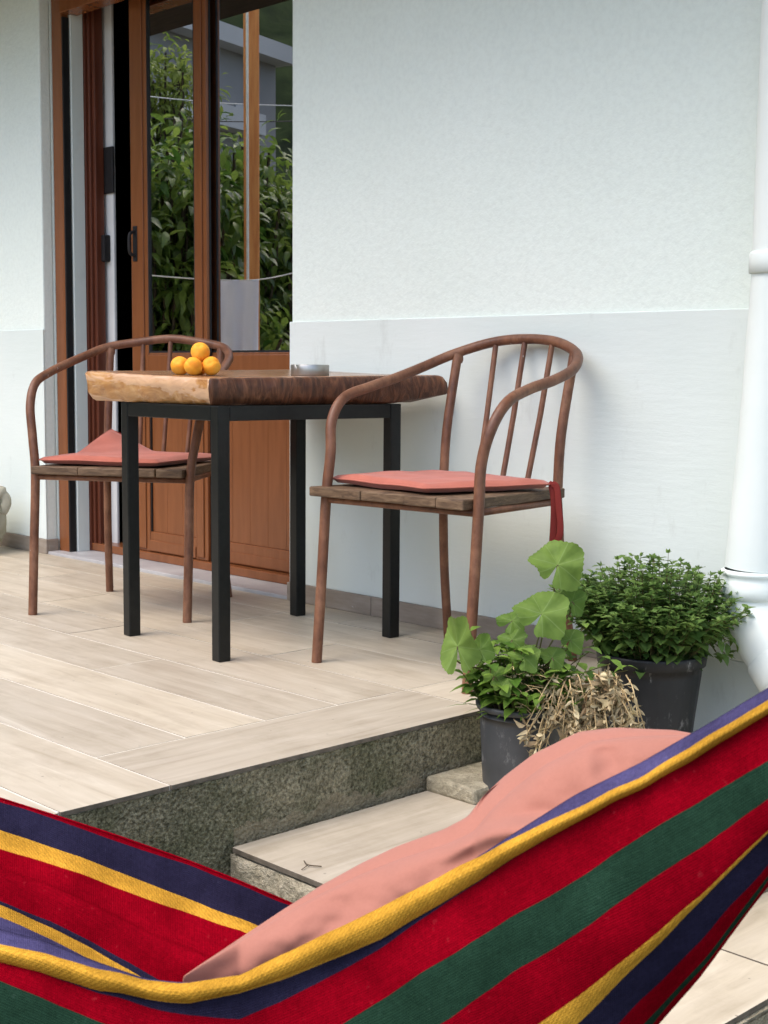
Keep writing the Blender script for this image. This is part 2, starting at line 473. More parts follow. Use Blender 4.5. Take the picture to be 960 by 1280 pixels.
def mk_pot(key, name, c1, c2, dirt):
    a = NT(name, 0.45, 0.4)
    v = a.coord()
    n = a.noise(v, 7, 6, 0.65)
    d = a.noise(a.coord(scale=(1, 1, 0.5)), 26, 6, 0.75)
    c = a.ramp(n, [(0.3, c1), (0.7, c2)])
    a.color(a.mix(a.ramp(d, [(0.60, g3(0)), (0.72, g3(dirt))]), c, (0.42, 0.42, 0.40, 1)))
    a.rough(a.ramp(n, [(0.3, g3(0.38)), (0.7, g3(0.62))]))
    a.bump(d, 0.1, 0.002)
    MAT[key] = a.m
mk_pot('pot_grey', 'weathered_grey_plastic', (0.040, 0.042, 0.043), (0.080, 0.082, 0.083), 0.35)
mk_pot('pot_black', 'black_plastic', (0.012, 0.013, 0.014), (0.026, 0.027, 0.028), 0.5)

def mk_apricot():
    a = NT('apricot_skin', 0.6, 0.18)
    v = a.coord()
    n = a.noise(v, 17, 3, 0.5)
    f = a.noise(v, 300, 2)
    c = a.ramp(n, [(0.3, (0.80, 0.25, 0.022)), (0.5, (0.90, 0.39, 0.035)), (0.72, (0.92, 0.52, 0.085))])
    a.color(c)
    a.b.inputs['Subsurface Weight'].default_value = 0.15
    a.b.inputs['Subsurface Radius'].default_value = (0.02, 0.008, 0.003)
    a.b.inputs['Subsurface Scale'].default_value = 0.3
    a.bump(f, 0.05, 0.001)
    MAT['apricot'] = a.m
mk_apricot()

def mk_glass():
    m = bpy.data.materials.new('door_glass')
    m.use_nodes = True
    t = m.node_tree
    t.nodes.clear()
    out = t.nodes.new('ShaderNodeOutputMaterial')
    tr = t.nodes.new('ShaderNodeBsdfTransparent')
    tr.inputs[0].default_value = (0.72, 0.76, 0.74, 1)
    gl = t.nodes.new('ShaderNodeBsdfGlossy')
    gl.inputs['Roughness'].default_value = 0.0
    fr = t.nodes.new('ShaderNodeFresnel')
    fr.inputs[0].default_value = 1.52
    mu = t.nodes.new('ShaderNodeMath')
    mu.operation = 'MULTIPLY'
    mu.use_clamp = True
    mu.inputs[1].default_value = 9.5
    ms = t.nodes.new('ShaderNodeMixShader')
    t.links.new(fr.outputs[0], mu.inputs[0])
    t.links.new(mu.outputs[0], ms.inputs[0])
    t.links.new(tr.outputs[0], ms.inputs[1])
    t.links.new(gl.outputs[0], ms.inputs[2])
    t.links.new(ms.outputs[0], out.inputs[0])
    MAT['glass'] = m
mk_glass()

# ------------------------------------------------------------------ mesh helpers
class MB:
    def __init__(s):
        s.v, s.f, s.mi, s.uv, s.rnd, s.sm = [], [], [], [], [], []
    def face(s, idx, mi=0, uv=None, rnd=0.5, sm=False):
        s.f.append(tuple(idx)); s.mi.append(mi); s.uv.append(uv); s.rnd.append(rnd); s.sm.append(sm)
    def add(s, p):
        s.v.append(tuple(p)); return len(s.v) - 1
    def box(s, x0, x1, y0, y1, z0, z1, mi=0, rnd=0.5, M=None, uvl='x', smi=None):
        b = len(s.v)
        for z in (z0, z1):
            for x, y in ((x0, y0), (x1, y0), (x1, y1), (x0, y1)):
                p = Vector((x, y, z))
                s.v.append(tuple(M @ p if M else p))
        top = [(x0, y0), (x1, y0), (x1, y1), (x0, y1)]
        if uvl == 'y':
            top = [(q[1], q[0]) for q in top]
        for q in ((3, 2, 1, 0), (0, 1, 5, 4), (1, 2, 6, 5), (2, 3, 7, 6), (3, 0, 4, 7)):
            s.face([b + i for i in q], mi if smi is None else smi, None, rnd)
        s.face([b + 4, b + 5, b + 6, b + 7], mi, top, rnd)
    def tube(s, pts, r, n=10, mi=0, rnd=0.5, cap=True, squash=None):
        pts = [Vector(p) for p in pts]
        rs = r if isinstance(r, (list, tuple)) else [r] * len(pts)
        T = (pts[1] - pts[0]).normalized()
        a = Vector((0, 0, 1)) if abs(T.z) < 0.9 else Vector((1, 0, 0))
        N = (a - T * a.dot(T)).normalized()
        rings = []
        for i, p in enumerate(pts):
            T2 = (pts[min(i + 1, len(pts) - 1)] - pts[max(i - 1, 0)]).normalized()
            N = (N - T2 * N.dot(T2)).normalized()
            B = T2.cross(N)
            ring = []
            for k in range(n):
                t = 2 * PI * k / n
                ring.append(s.add(p + (N * math.cos(t) + B * math.sin(t) * (squash or 1)) * rs[i]))
            rings.append(ring)
        for i in range(len(rings) - 1):
            for k in range(n):
                s.face((rings[i][k], rings[i][(k + 1) % n], rings[i + 1][(k + 1) % n], rings[i + 1][k]), mi, None, rnd, True)
        if cap:
            for rg_, rev in ((rings[0], True), (rings[-1], False)):
                dup_ = [s.add(s.v[i]) for i in rg_]
                s.face(dup_[::-1] if rev else dup_, mi, None, rnd)
    def lathe(s, prof, c=(0, 0, 0), n=32, mi=0, sm=True):
        rings = []
        for r, z in prof:
            rings.append([s.add((c[0] + r * math.cos(2 * PI * k / n), c[1] + r * math.sin(2 * PI * k / n), c[2] + z)) for k in range(n)])
        for i in range(len(rings) - 1):
            for k in range(n):
                s.face((rings[i][k], rings[i][(k + 1) % n], rings[i + 1][(k + 1) % n], rings[i + 1][k]), mi, None, 0.5, sm)
    def grid(s, P, mi=0, uv=None, sm=True, rnd=0.5, closed=False):
        nr, nc = len(P), len(P[0])
        b = len(s.v)
        for row in P:
            for p in row:
                s.v.append(tuple(p))
        for i in range(nr - 1):
            for j in range(nc - 1 if not closed else nc):
                j2 = (j + 1) % nc
                m = mi(i, j) if callable(mi) else mi
                u = [uv[i][j], uv[i][j2], uv[i + 1][j2], uv[i + 1][j]] if uv else None
                s.face((b + i * nc + j, b + i * nc + j2, b + (i + 1) * nc + j2, b + (i + 1) * nc + j), m, u, rnd, sm)
    def build(s, name, mats, parent=None, origin=None, bevel=0, solid=0, subsurf=0, fixn=False):
        me = bpy.data.meshes.new(name)
        o3 = Vector(origin) if origin is not None else Vector((0, 0, 0))
        me.from_pydata([tuple(Vector(p) - o3) for p in s.v], [], s.f)
        for m in (mats if isinstance(mats, (list, tuple)) else [mats]):
            me.materials.append(MAT[m])
        me.polygons.foreach_set('material_index', s.mi)
        me.polygons.foreach_set('use_smooth', s.sm)
        ra = me.attributes.new('rnd', 'FLOAT', 'FACE')
        ra.data.foreach_set('value', s.rnd)
        if any(u is not None for u in s.uv):
            ul = me.uv_layers.new(name='UVMap')
            k = 0
            for f, u in zip(s.f, s.uv):
                for i in range(len(f)):
                    ul.data[k].uv = u[i] if u else (s.v[f[i]][0] + s.v[f[i]][1], s.v[f[i]][2])
                    k += 1
        me.update()
        if fixn:
            bm = bmesh.new(); bm.from_mesh(me)
            bmesh.ops.recalc_face_normals(bm, faces=bm.faces[:])
            bm.to_mesh(me); bm.free()
        ob = bpy.data.objects.new(name, me)
        COL.objects.link(ob)
        if origin is not None:
            ob.location = o3
        if parent:
            ob.parent = parent
        if bevel:
            md = ob.modifiers.new('bevel', 'BEVEL'); md.width = bevel; md.segments = 2; md.limit_method = 'ANGLE'; md.angle_limit = R(40)
        if solid:
            md = ob.modifiers.new('solid', 'SOLIDIFY'); md.thickness = solid; md.offset = 0
        if subsurf:
            md = ob.modifiers.new('sub', 'SUBSURF'); md.levels = subsurf; md.render_levels = subsurf
        return ob

def wm(p):
    if p is None:
        return Matrix.Identity(4)
    return wm(p.parent) @ p.matrix_parent_inverse @ p.matrix_basis
def under(o, p):                     # parent while keeping the world place
    o.parent = p
    o.matrix_parent_inverse = wm(p).inverted()
    return o
def thing(name, label, cat, loc=(0, 0, 0), rz=0, group=None):
    o = bpy.data.objects.new(name, None)
    COL.objects.link(o)
    o.location = loc
    o.rotation_euler = (0, 0, rz)
    o.empty_display_size = 0.1
    return tag(o, label, cat, group)
def tag(o, label, cat, group=None):
    o['label'] = label; o['category'] = cat
    if group:
        o['group'] = group
    return o
def struct(o):
    o['kind'] = 'structure'; return o
def cr(P, n=8):
    P = [Vector(p) for p in P]
    Q = [P[0] * 2 - P[1]] + P + [P[-1] * 2 - P[-2]]
    out = []
    for i in range(len(P) - 1):
        a, b, c, d = Q[i:i + 4]
        for k in range(n):
            t = k / n
            out.append(0.5 * (2 * b + (c - a) * t + (2 * a - 5 * b + 4 * c - d) * t * t + (3 * b - a - 3 * c + d) * t ** 3))
    out.append(P[-1])
    return out
def nz(x, y=0.0, z=0.0):
    from mathutils import noise as mn
    return mn.noise(Vector((x, y, z)))

# ------------------------------------------------------------------ ground, terrace, steps
YW = 3.08
ZG = -0.45
m = MB()
m.grid([[(-400, -400, ZG), (400, -400, ZG)], [(-400, 400, ZG), (400, 400, ZG)]], sm=False)
struct(m.build('ground', 'ground'))

XE = -2.145                                       # side edge of the terrace
m = MB()                                          # body with rough pebbled side
NX, NZ = 90, 14
def rough_sheet(m, p0, pu, pv, nu, nv, n, amp, seed):
    p0, pu, pv, n = map(Vector, (p0, pu, pv, n))
    P = []
    for i in range(nv + 1):
        row = []
        for j in range(nu + 1):
            p = p0 + pu * (j / nu) + pv * (i / nv)
            d = nz(p.x * 9 + seed, p.y * 9, p.z * 9) * amp + nz(p.x * 40, p.y * 40 + seed, p.z * 40) * amp * 0.6
            if j in (0, nu) or i == nv:
                d = min(d, 0) * 0.4
            row.append(p + n * d)
        P.append(row)
    m.grid(P)
rough_sheet(m, (XE, 0.1, ZG), (0, 2.98, 0), (0, 0, 0.44), 260, 40, (1, 0, 0), 0.006, 3)
m.box(-12, XE - 0.004, 0.1, 3.5, ZG, -0.012)
struct(m.build('terrace', 'concrete'))

m = MB()
m.box(-12, XE - 0.004, 0.1, 3.1, -0.0115, -0.0008)
struct(m.build('grout', 'grout'))

m = MB()                                          # tiles: planks along the wall, one border row along the edge
G = 0.0027
def tile(x0, x1, y0, y1, uvl='x'):
    m.box(x0 + G, x1 - G, y0 + G, y1 - G, -0.009, 0.0 + random.uniform(-0.0004, 0.0004), 0, random.random(), uvl=uvl, smi=1)
BX = XE - 0.262
rows = [(1.515, 1.742), (1.742, 1.962), (1.962, 2.182), (2.182, 2.412), (2.412, 2.68), (2.68, 2.90), (2.90, 3.075)]
for i, (y0, y1) in enumerate(rows):
    x1 = BX
    ln = [0.95, 1.2, 0.72, 1.2, 0.55, 1.05, 0.80][i]
    while x1 > -11.5:
        tile(max(x1 - ln, -11.9), x1, y0, y1)
        x1 -= ln
        ln = 1.2
y = 1.515
for ln in (0.9, 0.66):
    tile(BX, XE + 0.004, y, min(y + ln, 3.075), 'y')
    y += ln
y = 1.515
k = 0
while y > 0.3:
    x1 = XE + 0.004
    ln = 1.05 if k % 2 == 0 else 0.5
    while x1 > -11.5:
        tile(max(x1 - ln, -11.9), x1, y - 0.24, y)
        x1 -= ln
        ln = 1.2
    y -= 0.24
    k += 1
struct(m.build('terrace_floor', ['tile', 'tile_body'], bevel=0.0006))

# side steps
ZS, ZL = -0.15, -0.30
m = MB()
rough_sheet(m, (-2.14, 1.655, ZG), (0.68, 0, 0), (0, 0, 0.285), 80, 26, (0, -1, 0), 0.012, 11)
rough_sheet(m, (-1.50, 1.65, ZG), (0, 1.43, 0), (0, 0, 0.285), 120, 26, (1, 0, 0), 0.010, 5)
m.box(-2.14, -1.505, 1.662, 3.08, ZG, ZS - 0.013)
rough_sheet(m, (-1.50, 1.665, ZG), (0.295, 0, 0), (0, 0, 0.135), 40, 14, (0, -1, 0), 0.010, 17)
rough_sheet(m, (-1.205, 1.665, ZG), (0, 1.41, 0), (0, 0, 0.135), 120, 14, (1, 0, 0), 0.014, 21)
m.box(-1.503, -1.212, 1.672, 3.08, ZG, ZL - 0.013)
struct(m.build('steps', 'cement'))
m = MB()
def tile2(x0, x1, y0, y1, z, uvl='y'):
    m.box(x0 + G, x1 - G, y0 + G, y1 - G, z - 0.011, z, 0, random.random(), uvl=uvl, smi=1)
tile2(-2.134, -1.515, 1.65, 2.28, ZS); tile2(-2.134, -1.515, 2.28, 3.07, ZS)
tile2(-1.49, -1.215, 1.66, 2.245, ZL); tile2(-1.49, -1.215, 2.245, 3.07, ZL)
struct(m.build('step_treads', ['tile', 'tile_body'], bevel=0.001))
m = MB()                                          # lump of cement beside the small pot
m.box(-2.135, -1.985, 2.20, 2.46, ZS - 0.002, ZS + 0.034)
ob = m.build('cement_block', 'cement', bevel=0.008)
tag(ob, 'low rough cement block on the step against the terrace wall beside grey pot', 'cement block')

# ------------------------------------------------------------------ house
house = thing('house', 'white stuccoed house wall with brown framed sliding glass door', 'house', (-4.4, YW, 0))
HB = Vector((-4.4, YW, 0))
def hpart(m, name, mat, par=None, **k):
    o = m.build(name, mat, None, **k)
    return under(o, par or house)
XL, XR = -5.238, -3.636                           # door opening
BZ = 0.947                                        # top of the smooth band
m = MB()
def wall_face(m, x0, x1, z0, z1, y, wob=0.0015):
    nx = max(2, int((x1 - x0) / 0.05)); nzz = max(2, int((z1 - z0) / 0.05))
    P = [[(x0 + (x1 - x0) * j / nx + (0.004 * nz(7, (z0 + (z1 - z0) * i / nzz) * 3) if j in (0, nx) and abs(x0) < 6 and (j == 0) == (x0 == XR) else 0), y + wob * nz(x0 + (x1 - x0) * j / nx, (z0 + (z1 - z0) * i / nzz) * 1.3, y) * (0 if j in (0, nx) else 1), z0 + (z1 - z0) * i / nzz) for j in range(nx + 1)] for i in range(nzz + 1)]
    m.grid(P)
HT = 5.6
m.box(-12, XL, YW, 3.13, ZG, HT)
m.box(-12, -5.1505, 3.1665, 3.29, ZG, HT)
m.box(-12, XL, 3.1302, 3.1662, ZG, HT)
m.box(XR, 6, YW, 3.29, ZG, HT)
m.box(XL + 0.0005, XR - 0.0005, YW + 0.0005, 3.29, 2.62, HT)
hpart(m, 'wall', 'stucco', bevel=0.006)
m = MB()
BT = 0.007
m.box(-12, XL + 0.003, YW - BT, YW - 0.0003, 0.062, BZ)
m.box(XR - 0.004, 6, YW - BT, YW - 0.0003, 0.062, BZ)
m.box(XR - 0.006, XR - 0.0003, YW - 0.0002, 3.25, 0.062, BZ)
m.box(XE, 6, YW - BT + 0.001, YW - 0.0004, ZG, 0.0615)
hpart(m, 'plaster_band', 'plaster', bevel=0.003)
m = MB()
m.box(-12, XL + 0.012, YW - 0.013, YW - 0.0001, 0.0003, 0.0618)
m.box(XL + 0.0003, XL + 0.012, YW, 3.128, 0.0003, 0.0618)
x = XR - 0.012
for ln in (0.42, 0.60, 0.49):
    m.box(x + 0.0012, x + ln - 0.0012, YW - 0.013, YW - 0.0001, 0.0003, 0.0622)
    x += ln
m.box(XR - 0.012, XR - 0.0004, YW, 3.2, 0.0003, 0.0618)
hpart(m, 'skirting', 'skirting', bevel=0.002)
m = MB()                                          # balcony over the terrace (seen in the glass)
m.box(-12, 1.0, 2.20, YW - 0.001, 2.515, 2.68)
hpart(m, 'balcony_slab', 'stucco', bevel=0.01)
m = MB()
m.box(-12, 1.0, 2.21, YW - 0.001, 2.50, 2.5145)
hpart(m, 'soffit', 'soffit')

# door: guide rails, frame, sill, two sliding leaves
dfo = bpy.data.objects.new('door_frame', None); COL.objects.link(dfo); dfo.parent = house
for xa, xb in ((XL + 0.012, -5.150),):
    df = MB()
    df.box(xa, xb, 3.131, 3.165, 0.010, 2.62)                  # shutter guides
    under(df.build('shutter_guide', 'brown_frame', None, bevel=0.003), dfo)
def fpart(m, name, mat, par, **k):
    o = m.build(name, mat, None, **k)
    return under(o, par)
m = MB()
m.box(-5.1495, -5.141, 3.132, 3.160, 0.01, 2.21)
fpart(m, 'shutter_groove', 'gasket', dfo)
m = MB()
m.box(-5.150, -5.136, 3.166, 3.2245, 0.01, 2.62)               # white reveal
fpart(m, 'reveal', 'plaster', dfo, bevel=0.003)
m = MB()
for k, (xa, xb, ya) in enumerate(((-5.150, -5.128, 3.2255), (-5.128, -5.110, 3.236), (-5.110, -5.088, 3.247))):
    m.box(xa, xb - 0.002, ya, 3.2885, 0.012, 2.3)
fpart(m, 'track_jamb', 'brown_dark', dfo, bevel=0.003)
m = MB()
m.box(-5.150, XR - 0.001, 3.12, 3.20, 2.222, 2.30)
m.box(-5.150, XR - 0.001, 3.128, 3.24, 2.304, 2.62)
fpart(m, 'header', 'brown_frame', dfo, bevel=0.004)
m = MB()
m.box(XL + 0.013, XR - 0.013, YW - 0.006, 3.36, -0.002, 0.012)
hpart(m, 'door_sill', 'marble', bevel=0.003)
m = MB()
m.box(-5.150, XR - 0.001, 3.232, 3.36, 0.0125, 0.045)
fpart(m, 'bottom_track', 'brown_frame', dfo, bevel=0.003)

def leaf(x0, x1, yf, th, name, sl, sr):
    e = bpy.data.objects.new(name, None); COL.objects.link(e)
    e.parent = house
    def ep(m, n, mat, **k):
        o = m.build(n, mat, None, **k); return under(o, e)
    zb, zp0, zp1, zg, zt = 0.046, 0.128, 0.755, 0.850, 2.24
    for a, wdt in ((x0, sl), (x1 - sr, sr)):
        m = MB()
        m.box(a, a + wdt, yf, yf + th, zb, zt)
        m.box(a + 0.012, a + wdt - 0.022, yf - 0.006, yf - 0.0003, zb + 0.01, zt)
        ep(m, 'stile', 'brown_frame', bevel=0.004)
    m = MB()
    m.box(x0 + sl, x1 - sr, yf + 0.002, yf + th, zb, zp0)
    m.box(x0 + sl, x1 - sr, yf - 0.004, yf + 0.0017, zb + 0.004, zp0 - 0.034)
    ep(m, 'rail', 'brown_frame', bevel=0.004)
    m = MB()
    m.box(x0 + sl, x1 - sr, yf + 0.002, yf + th, zp1, zg)
    m.box(x0 + sl, x1 - sr, yf - 0.004, yf + 0.0017, zp1 + 0.02, zg - 0.008)
    ep(m, 'rail', 'brown_frame', bevel=0.004)
    m = MB()
    n = max(2, round((x1 - sr - x0 - sl) / 0.105))
    for i in range(n):
        a = x0 + sl + (x1 - sr - x0 - sl) * i / n
        b = x0 + sl + (x1 - sr - x0 - sl) * (i + 1) / n
        m.box(a + 0.0003, b - 0.0003, yf + 0.012, yf + 0.019, zp0, zp1)
    ep(m, 'panel', 'brown_frame', bevel=0.0012)
    m = MB()
    q = 0.007
    for (a, b, c, d) in ((x0 + sl, x0 + sl + q, zg, zt), (x1 - sr - q, x1 - sr, zg, zt), (x0 + sl + q, x1 - sr - q, zg, zg + q)):
        m.box(a, b, yf + 0.003, yf + th - 0.001, c, d)
    m.box(x1 - 0.001, x1 + 0.002, yf + th - 0.010, yf + th - 0.001, zb, zt)
    for (a, b) in ((x0 + sl, x0 + sl + 0.006), (x1 - sr - 0.006, x1 - sr)):
        m.box(a, b, yf + 0.0055, yf + 0.0117, zp0, zp1)
    ep(m, 'gasket', 'gasket')
    m = MB()
    m.box(x0 + sl - 0.003, x1 - sr + 0.003, yf + 0.0095, yf + 0.0155, zg - 0.003, zt)
    ep(m, 'glass', 'glass')
    return e, ep
le, lep = leaf(-4.840, -4.335, 3.250, 0.022, 'sliding_leaf', 0.115, 0.078)
m = MB()
hx = -4.800
m.tube(cr([(hx, 3.243, 1.235), (hx, 3.218, 1.248), (hx, 3.214, 1.285), (hx, 3.218, 1.322), (hx, 3.243, 1.335)], 5), 0.007, 8)
m.box(hx - 0.014, hx + 0.014, 3.240, 3.2438, 1.215, 1.355)
lep(m, 'handle', 'black', bevel=0.002)
re_, rep = leaf(-4.50, XR + 0.05, 3.274, 0.026, 'sliding_leaf', 0.060, 0.11)

# dim room behind the door
m = MB()
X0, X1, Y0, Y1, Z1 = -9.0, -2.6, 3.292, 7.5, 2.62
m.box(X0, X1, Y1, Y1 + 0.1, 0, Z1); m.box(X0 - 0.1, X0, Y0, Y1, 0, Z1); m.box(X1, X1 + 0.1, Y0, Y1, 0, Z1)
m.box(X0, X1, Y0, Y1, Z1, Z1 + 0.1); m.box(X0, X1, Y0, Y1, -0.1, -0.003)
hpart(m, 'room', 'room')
m = MB()
m.box(-5.30, -5.045, 3.302, 3.316, -0.002, 2.6)
hpart(m, 'room_pier', 'room_white', bevel=0.004)
m = MB()
m.box(-5.14, -5.03, 3.290, 3.3015, 1.51, 1.70)
hpart(m, 'wall_panel', 'black', bevel=0.004)
m = MB()
m.box(-5.098, -5.068, 3.270, 3.3015, 1.23, 1.34)
hpart(m, 'latch', 'black', bevel=0.004)

# downpipe on the wall at right
dp = bpy.data.objects.new('downpipe', None); COL.objects.link(dp); dp.parent = house
def dpp(m, n, **k):
    o = m.build(n, 'pipe', None, **k); return under(o, dp)
px_, py_, pr_ = -1.750, 2.985, 0.062
m = MB(); m.tube([(px_ - 0.005, py_, 1.04), (px_, py_, 1.9), (px_ + 0.004, py_, 2.499)], pr_, 32)
dpp(m, 'pipe')
m = MB(); m.tube([(px_ - 0.040, py_ - 0.002, 0.318), (px_ - 0.022, py_, 0.62), (px_ - 0.005, py_, 1.05)], [0.071, 0.066, 0.060], 32)
dpp(m, 'pipe')
m = MB(); m.lathe([(pr_, 0), (pr_ + 0.007, 0.003), (pr_ + 0.0078, 0.03), (pr_ + 0.0078, 0.045), (pr_ + 0.004, 0.052), (pr_, 0.052)], (px_ - 0.004, py_, 1.02), 40)
dpp(m, 'collar')
m = MB()
ex, ez = px_ - 0.042, 0.245
m.lathe([(0.070, 0.0), (0.0765, 0.002), (0.0775, 0.022), (0.0775, 0.038), (0.074, 0.044), (0.074, 0.056), (0.0785, 0.060), (0.0785, 0.066), (0.070, 0.070)], (ex, py_ - 0.002, ez), 40)
dpp(m, 'socket')
m = MB()
m.tube(cr([(ex, py_ - 0.002, ez + 0.01), (ex + 0.004, py_ - 0.003, ez - 0.03), (ex + 0.035, py_ - 0.008, ez - 0.085), (ex + 0.14, py_ - 0.02, ez - 0.21), (ex + 0.30, py_ - 0.04, ez - 0.40), (ex + 0.46, py_ - 0.05, ez - 0.59)], 6), 0.0715, 32)
dpp(m, 'elbow')
m = MB()
a = Vector((ex + 0.07, py_ - 0.012, ez - 0.127)); b = Vector((ex + 0.115, py_ - 0.0165, ez - 0.180))
m.tube([a, a.lerp(b, 0.1), a.lerp(b, 0.9), b], [0.072, 0.0765, 0.0765, 0.072], 32)
dpp(m, 'elbow_collar')

# ------------------------------------------------------------------ chairs
def make_chair(label, hw, mid, ang, seatL, cush, lift):
    c, s = math.cos(ang), math.sin(ang)
    t = thing('armchair', label, 'chair', (mid[0] - 0.24 * s, mid[1] + 0.24 * c, 0), ang, 'metal tube armchairs on the terrace')
    pts = cr([(-x, y, z) for x, y, z in hw] + [(x, y, z) for x, y, z in hw[::-1][1:]], 8)
    r_ = 0.0142
    # split the continuous hoop: the two front legs below the seat, and the arm bow above it
    iL = [i for i, p in enumerate(pts) if p.x < 0 and p.z < 0.447][-1]
    iR = [i for i, p in enumerate(pts) if p.x > 0 and p.z < 0.447][0]
    for seg, nm in ((pts[:iL + 1], 'leg'), (pts[iR:], 'leg'), (pts[iL:iR + 1], 'arm_bow')):
        m = MB(); m.tube(seg, r_, 14); m.build(nm, 'tube', t)
    top = lambda x: min((p for p in pts if p.y > 0.05), key=lambda p: abs(p.x - x))
    for sx in (-1, 1):
        tp = top(sx * 0.205)
        m = MB(); m.tube(cr([(sx * 0.222, 0.262, 0), (sx * 0.208, 0.222, 0.24), (sx * 0.20, 0.205, 0.452)], 5), 0.0132, 12); m.build('leg', 'tube', t)
        m = MB(); m.tube(cr([(sx * 0.20, 0.205, 0.452), (sx * 0.20, 0.218, 0.62), (tp.x, tp.y - 0.004, tp.z - 0.006)], 5), 0.0135, 12); m.build('upright', 'tube', t)
    for k in (-1, 0, 1):
        tp = top(k * 0.105)
        m = MB(); m.tube([(k * 0.085, 0.215, 0.455), (k * 0.093, (0.215 + tp.y) / 2 + 0.003, (0.455 + tp.z) / 2), (tp.x, tp.y - 0.002, tp.z - 0.005)], 0.0080, 10); m.build('spindle', 'tube', t)
    for sx in (-1, 1):
        tp = top(sx * 0.205)
        m = MB(); m.tube([(tp.x - 0.0, tp.y - 0.004, tp.z - 0.030), (tp.x, tp.y - 0.003, tp.z - 0.022), (tp.x, tp.y - 0.003, tp.z - 0.012), (tp.x, tp.y - 0.003, tp.z - 0.006)], [0.0136, 0.0160, 0.0155, 0.013], 12); m.build('weld', 'tube', t)
    m = MB()
    m.tube([(-0.25, -0.207, 0.441), (0.25, -0.207, 0.441), (0.205, 0.205, 0.441), (-0.205, 0.205, 0.441), (-0.25, -0.207, 0.441)], 0.0095, 8)
    m.build('seat_frame', 'tube', t)
    # plank seat, boards running front to back with ragged ends
    m = MB()
    seg = [seatL, -0.10, 0.055, 0.16, 0.252]
    for i in range(4):
        a, b = seg[i] + 0.001, seg[i + 1] - 0.001
        n = 10
        P = []
        fr = -0.249 + random.uniform(-0.006, 0.006)
        for j in range(n + 1):
            y = fr + (0.216 - fr) * j / n
            tap = 1 - 0.13 * (y + 0.25) / 0.46
            z1 = 0.4765 + 0.002 * nz(i * 5, y * 9); z0 = 0.4505 + 0.003 * nz(i * 5 + 2, y * 11)
            aa, bb = a * tap + 0.003 * nz(i, y * 14) * (i == 0), b * tap + 0.004 * nz(i + 9, y * 14) * (i == 3)
            P.append([(aa, y, z0), (aa, y, z1), (bb, y, z1), (bb, y, z0)])
        bi = len(m.v)
        m.grid(P, closed=True, sm=False)
        m.face((bi + 0, bi + 1, bi + 2, bi + 3)); e = bi + 4 * n
        m.face((e + 3, e + 2, e + 1, e + 0))
    m.build('seat', 'seat_wood', t, bevel=0.0035, fixn=True)
    # thin tied cushion: closed quilted pad
    N = 28
    A, B, C_, D = [Vector((*q, 0)) for q in cush]
    cm = (A + B + C_ + D) / 4
    A, B, C_, D = [cm + (q - cm) * 1.06 for q in (A, B, C_, D)]
    def pad(u, v, sd):
        p = A.lerp(B, u).lerp(D.lerp(C_, u), v)
        ed = min(u, 1 - u, v, 1 - v)
        e = (1 - max(0, 1 - ed / 0.055) ** 3.0) * (0.86 + 0.14 * min(1, ed / 0.3))
        pin = 1 - 0.25 * (abs(2 * u - 1) * abs(2 * v - 1)) ** 2
        cx, cy = (A + B + C_ + D).x / 4, (A + B + C_ + D).y / 4
        bow = 0.012 * (1 - (2 * u - 1) ** 2) * (abs(2 * v - 1) ** 6) * (1 if v < .5 else -1)
        th = 0.030 * e * pin + 0.0012
        zc = 0.4945 + lift * max(0, (1 - u) * 1.7 - 0.95) * max(0, v * 1.7 - 0.8) * 2.0 + 0.003 * nz(u * 3, v * 3, lift * 20)
        z = zc + sd * th * 0.5 + (0.004 * nz(u * 6 + 4, v * 6) * e if sd > 0 else 0)
        return (p.x + (cx - p.x) * 0.06 * (1 - pin) * 4 * 0.2, p.y + bow, z)
    m = MB()
    m.grid([[pad(u / N, v / N, 1) for u in range(N + 1)] for v in range(N + 1)])
    m.grid([[pad(u / N, v / N, -1) for u in range(N, -1, -1)] for v in range(N + 1)])
    cu = m.build('cushion', 'cushion', t)
    m = MB()
    per = [(u / N, 0) for u in range(N)] + [(1, v / N) for v in range(N)] + [(1 - u / N, 1) for u in range(N)] + [(0, 1 - v / N) for v in range(N + 1)]
    m.tube([Vector(pad(u, v, 1)).lerp(Vector(pad(u, v, -1)), 0.5) for u, v in per], 0.0022, 6)
    m.build('piping', 'cushion', cu)
    # cloth ties at the back corners
    b = Vector(pad(0.98, 0.96, 0)); 
    for off in (0.0, 0.014):
        m = MB()
        m.tube(cr([b, b + Vector((0.012 + off, 0.012, -0.004)), b + Vector((0.020 + off, 0.014, -0.05)), b + Vector((0.018 + off * 1.6, 0.016, -0.12)), b + Vector((0.012 + off, 0.018, -0.185 + off * 2))], 6), [0.003] * 4 + [0.009] * 20 + [0.006], 8, squash=0.22)
        m.build('tie', 'tie', cu)
    b = Vector(pad(0.02, 0.97, 0))
    m = MB()
    m.tube(cr([b, b + Vector((0.0, 0.03, 0.0)), b + Vector((0.03, 0.05, -0.02)), b + Vector((0.075, 0.02, -0.07)), b + Vector((0.09, 0.015, -0.10))], 5), 0.003, 6, squash=0.5)
    m.build('tie', 'tie', cu)
    return t
hw2 = [(0.262, -0.245, 0.0), (0.262, -0.225, 0.25), (0.262, -0.21, 0.45), (0.259, -0.197, 0.565), (0.274, -0.178, 0.65), (0.28, -0.125, 0.712), (0.271, -0.025, 0.743), (0.274, 0.082, 0.767), (0.264, 0.178, 0.796), (0.213, 0.263, 0.836), (0.112, 0.31, 0.869), (0.0, 0.319, 0.878)]
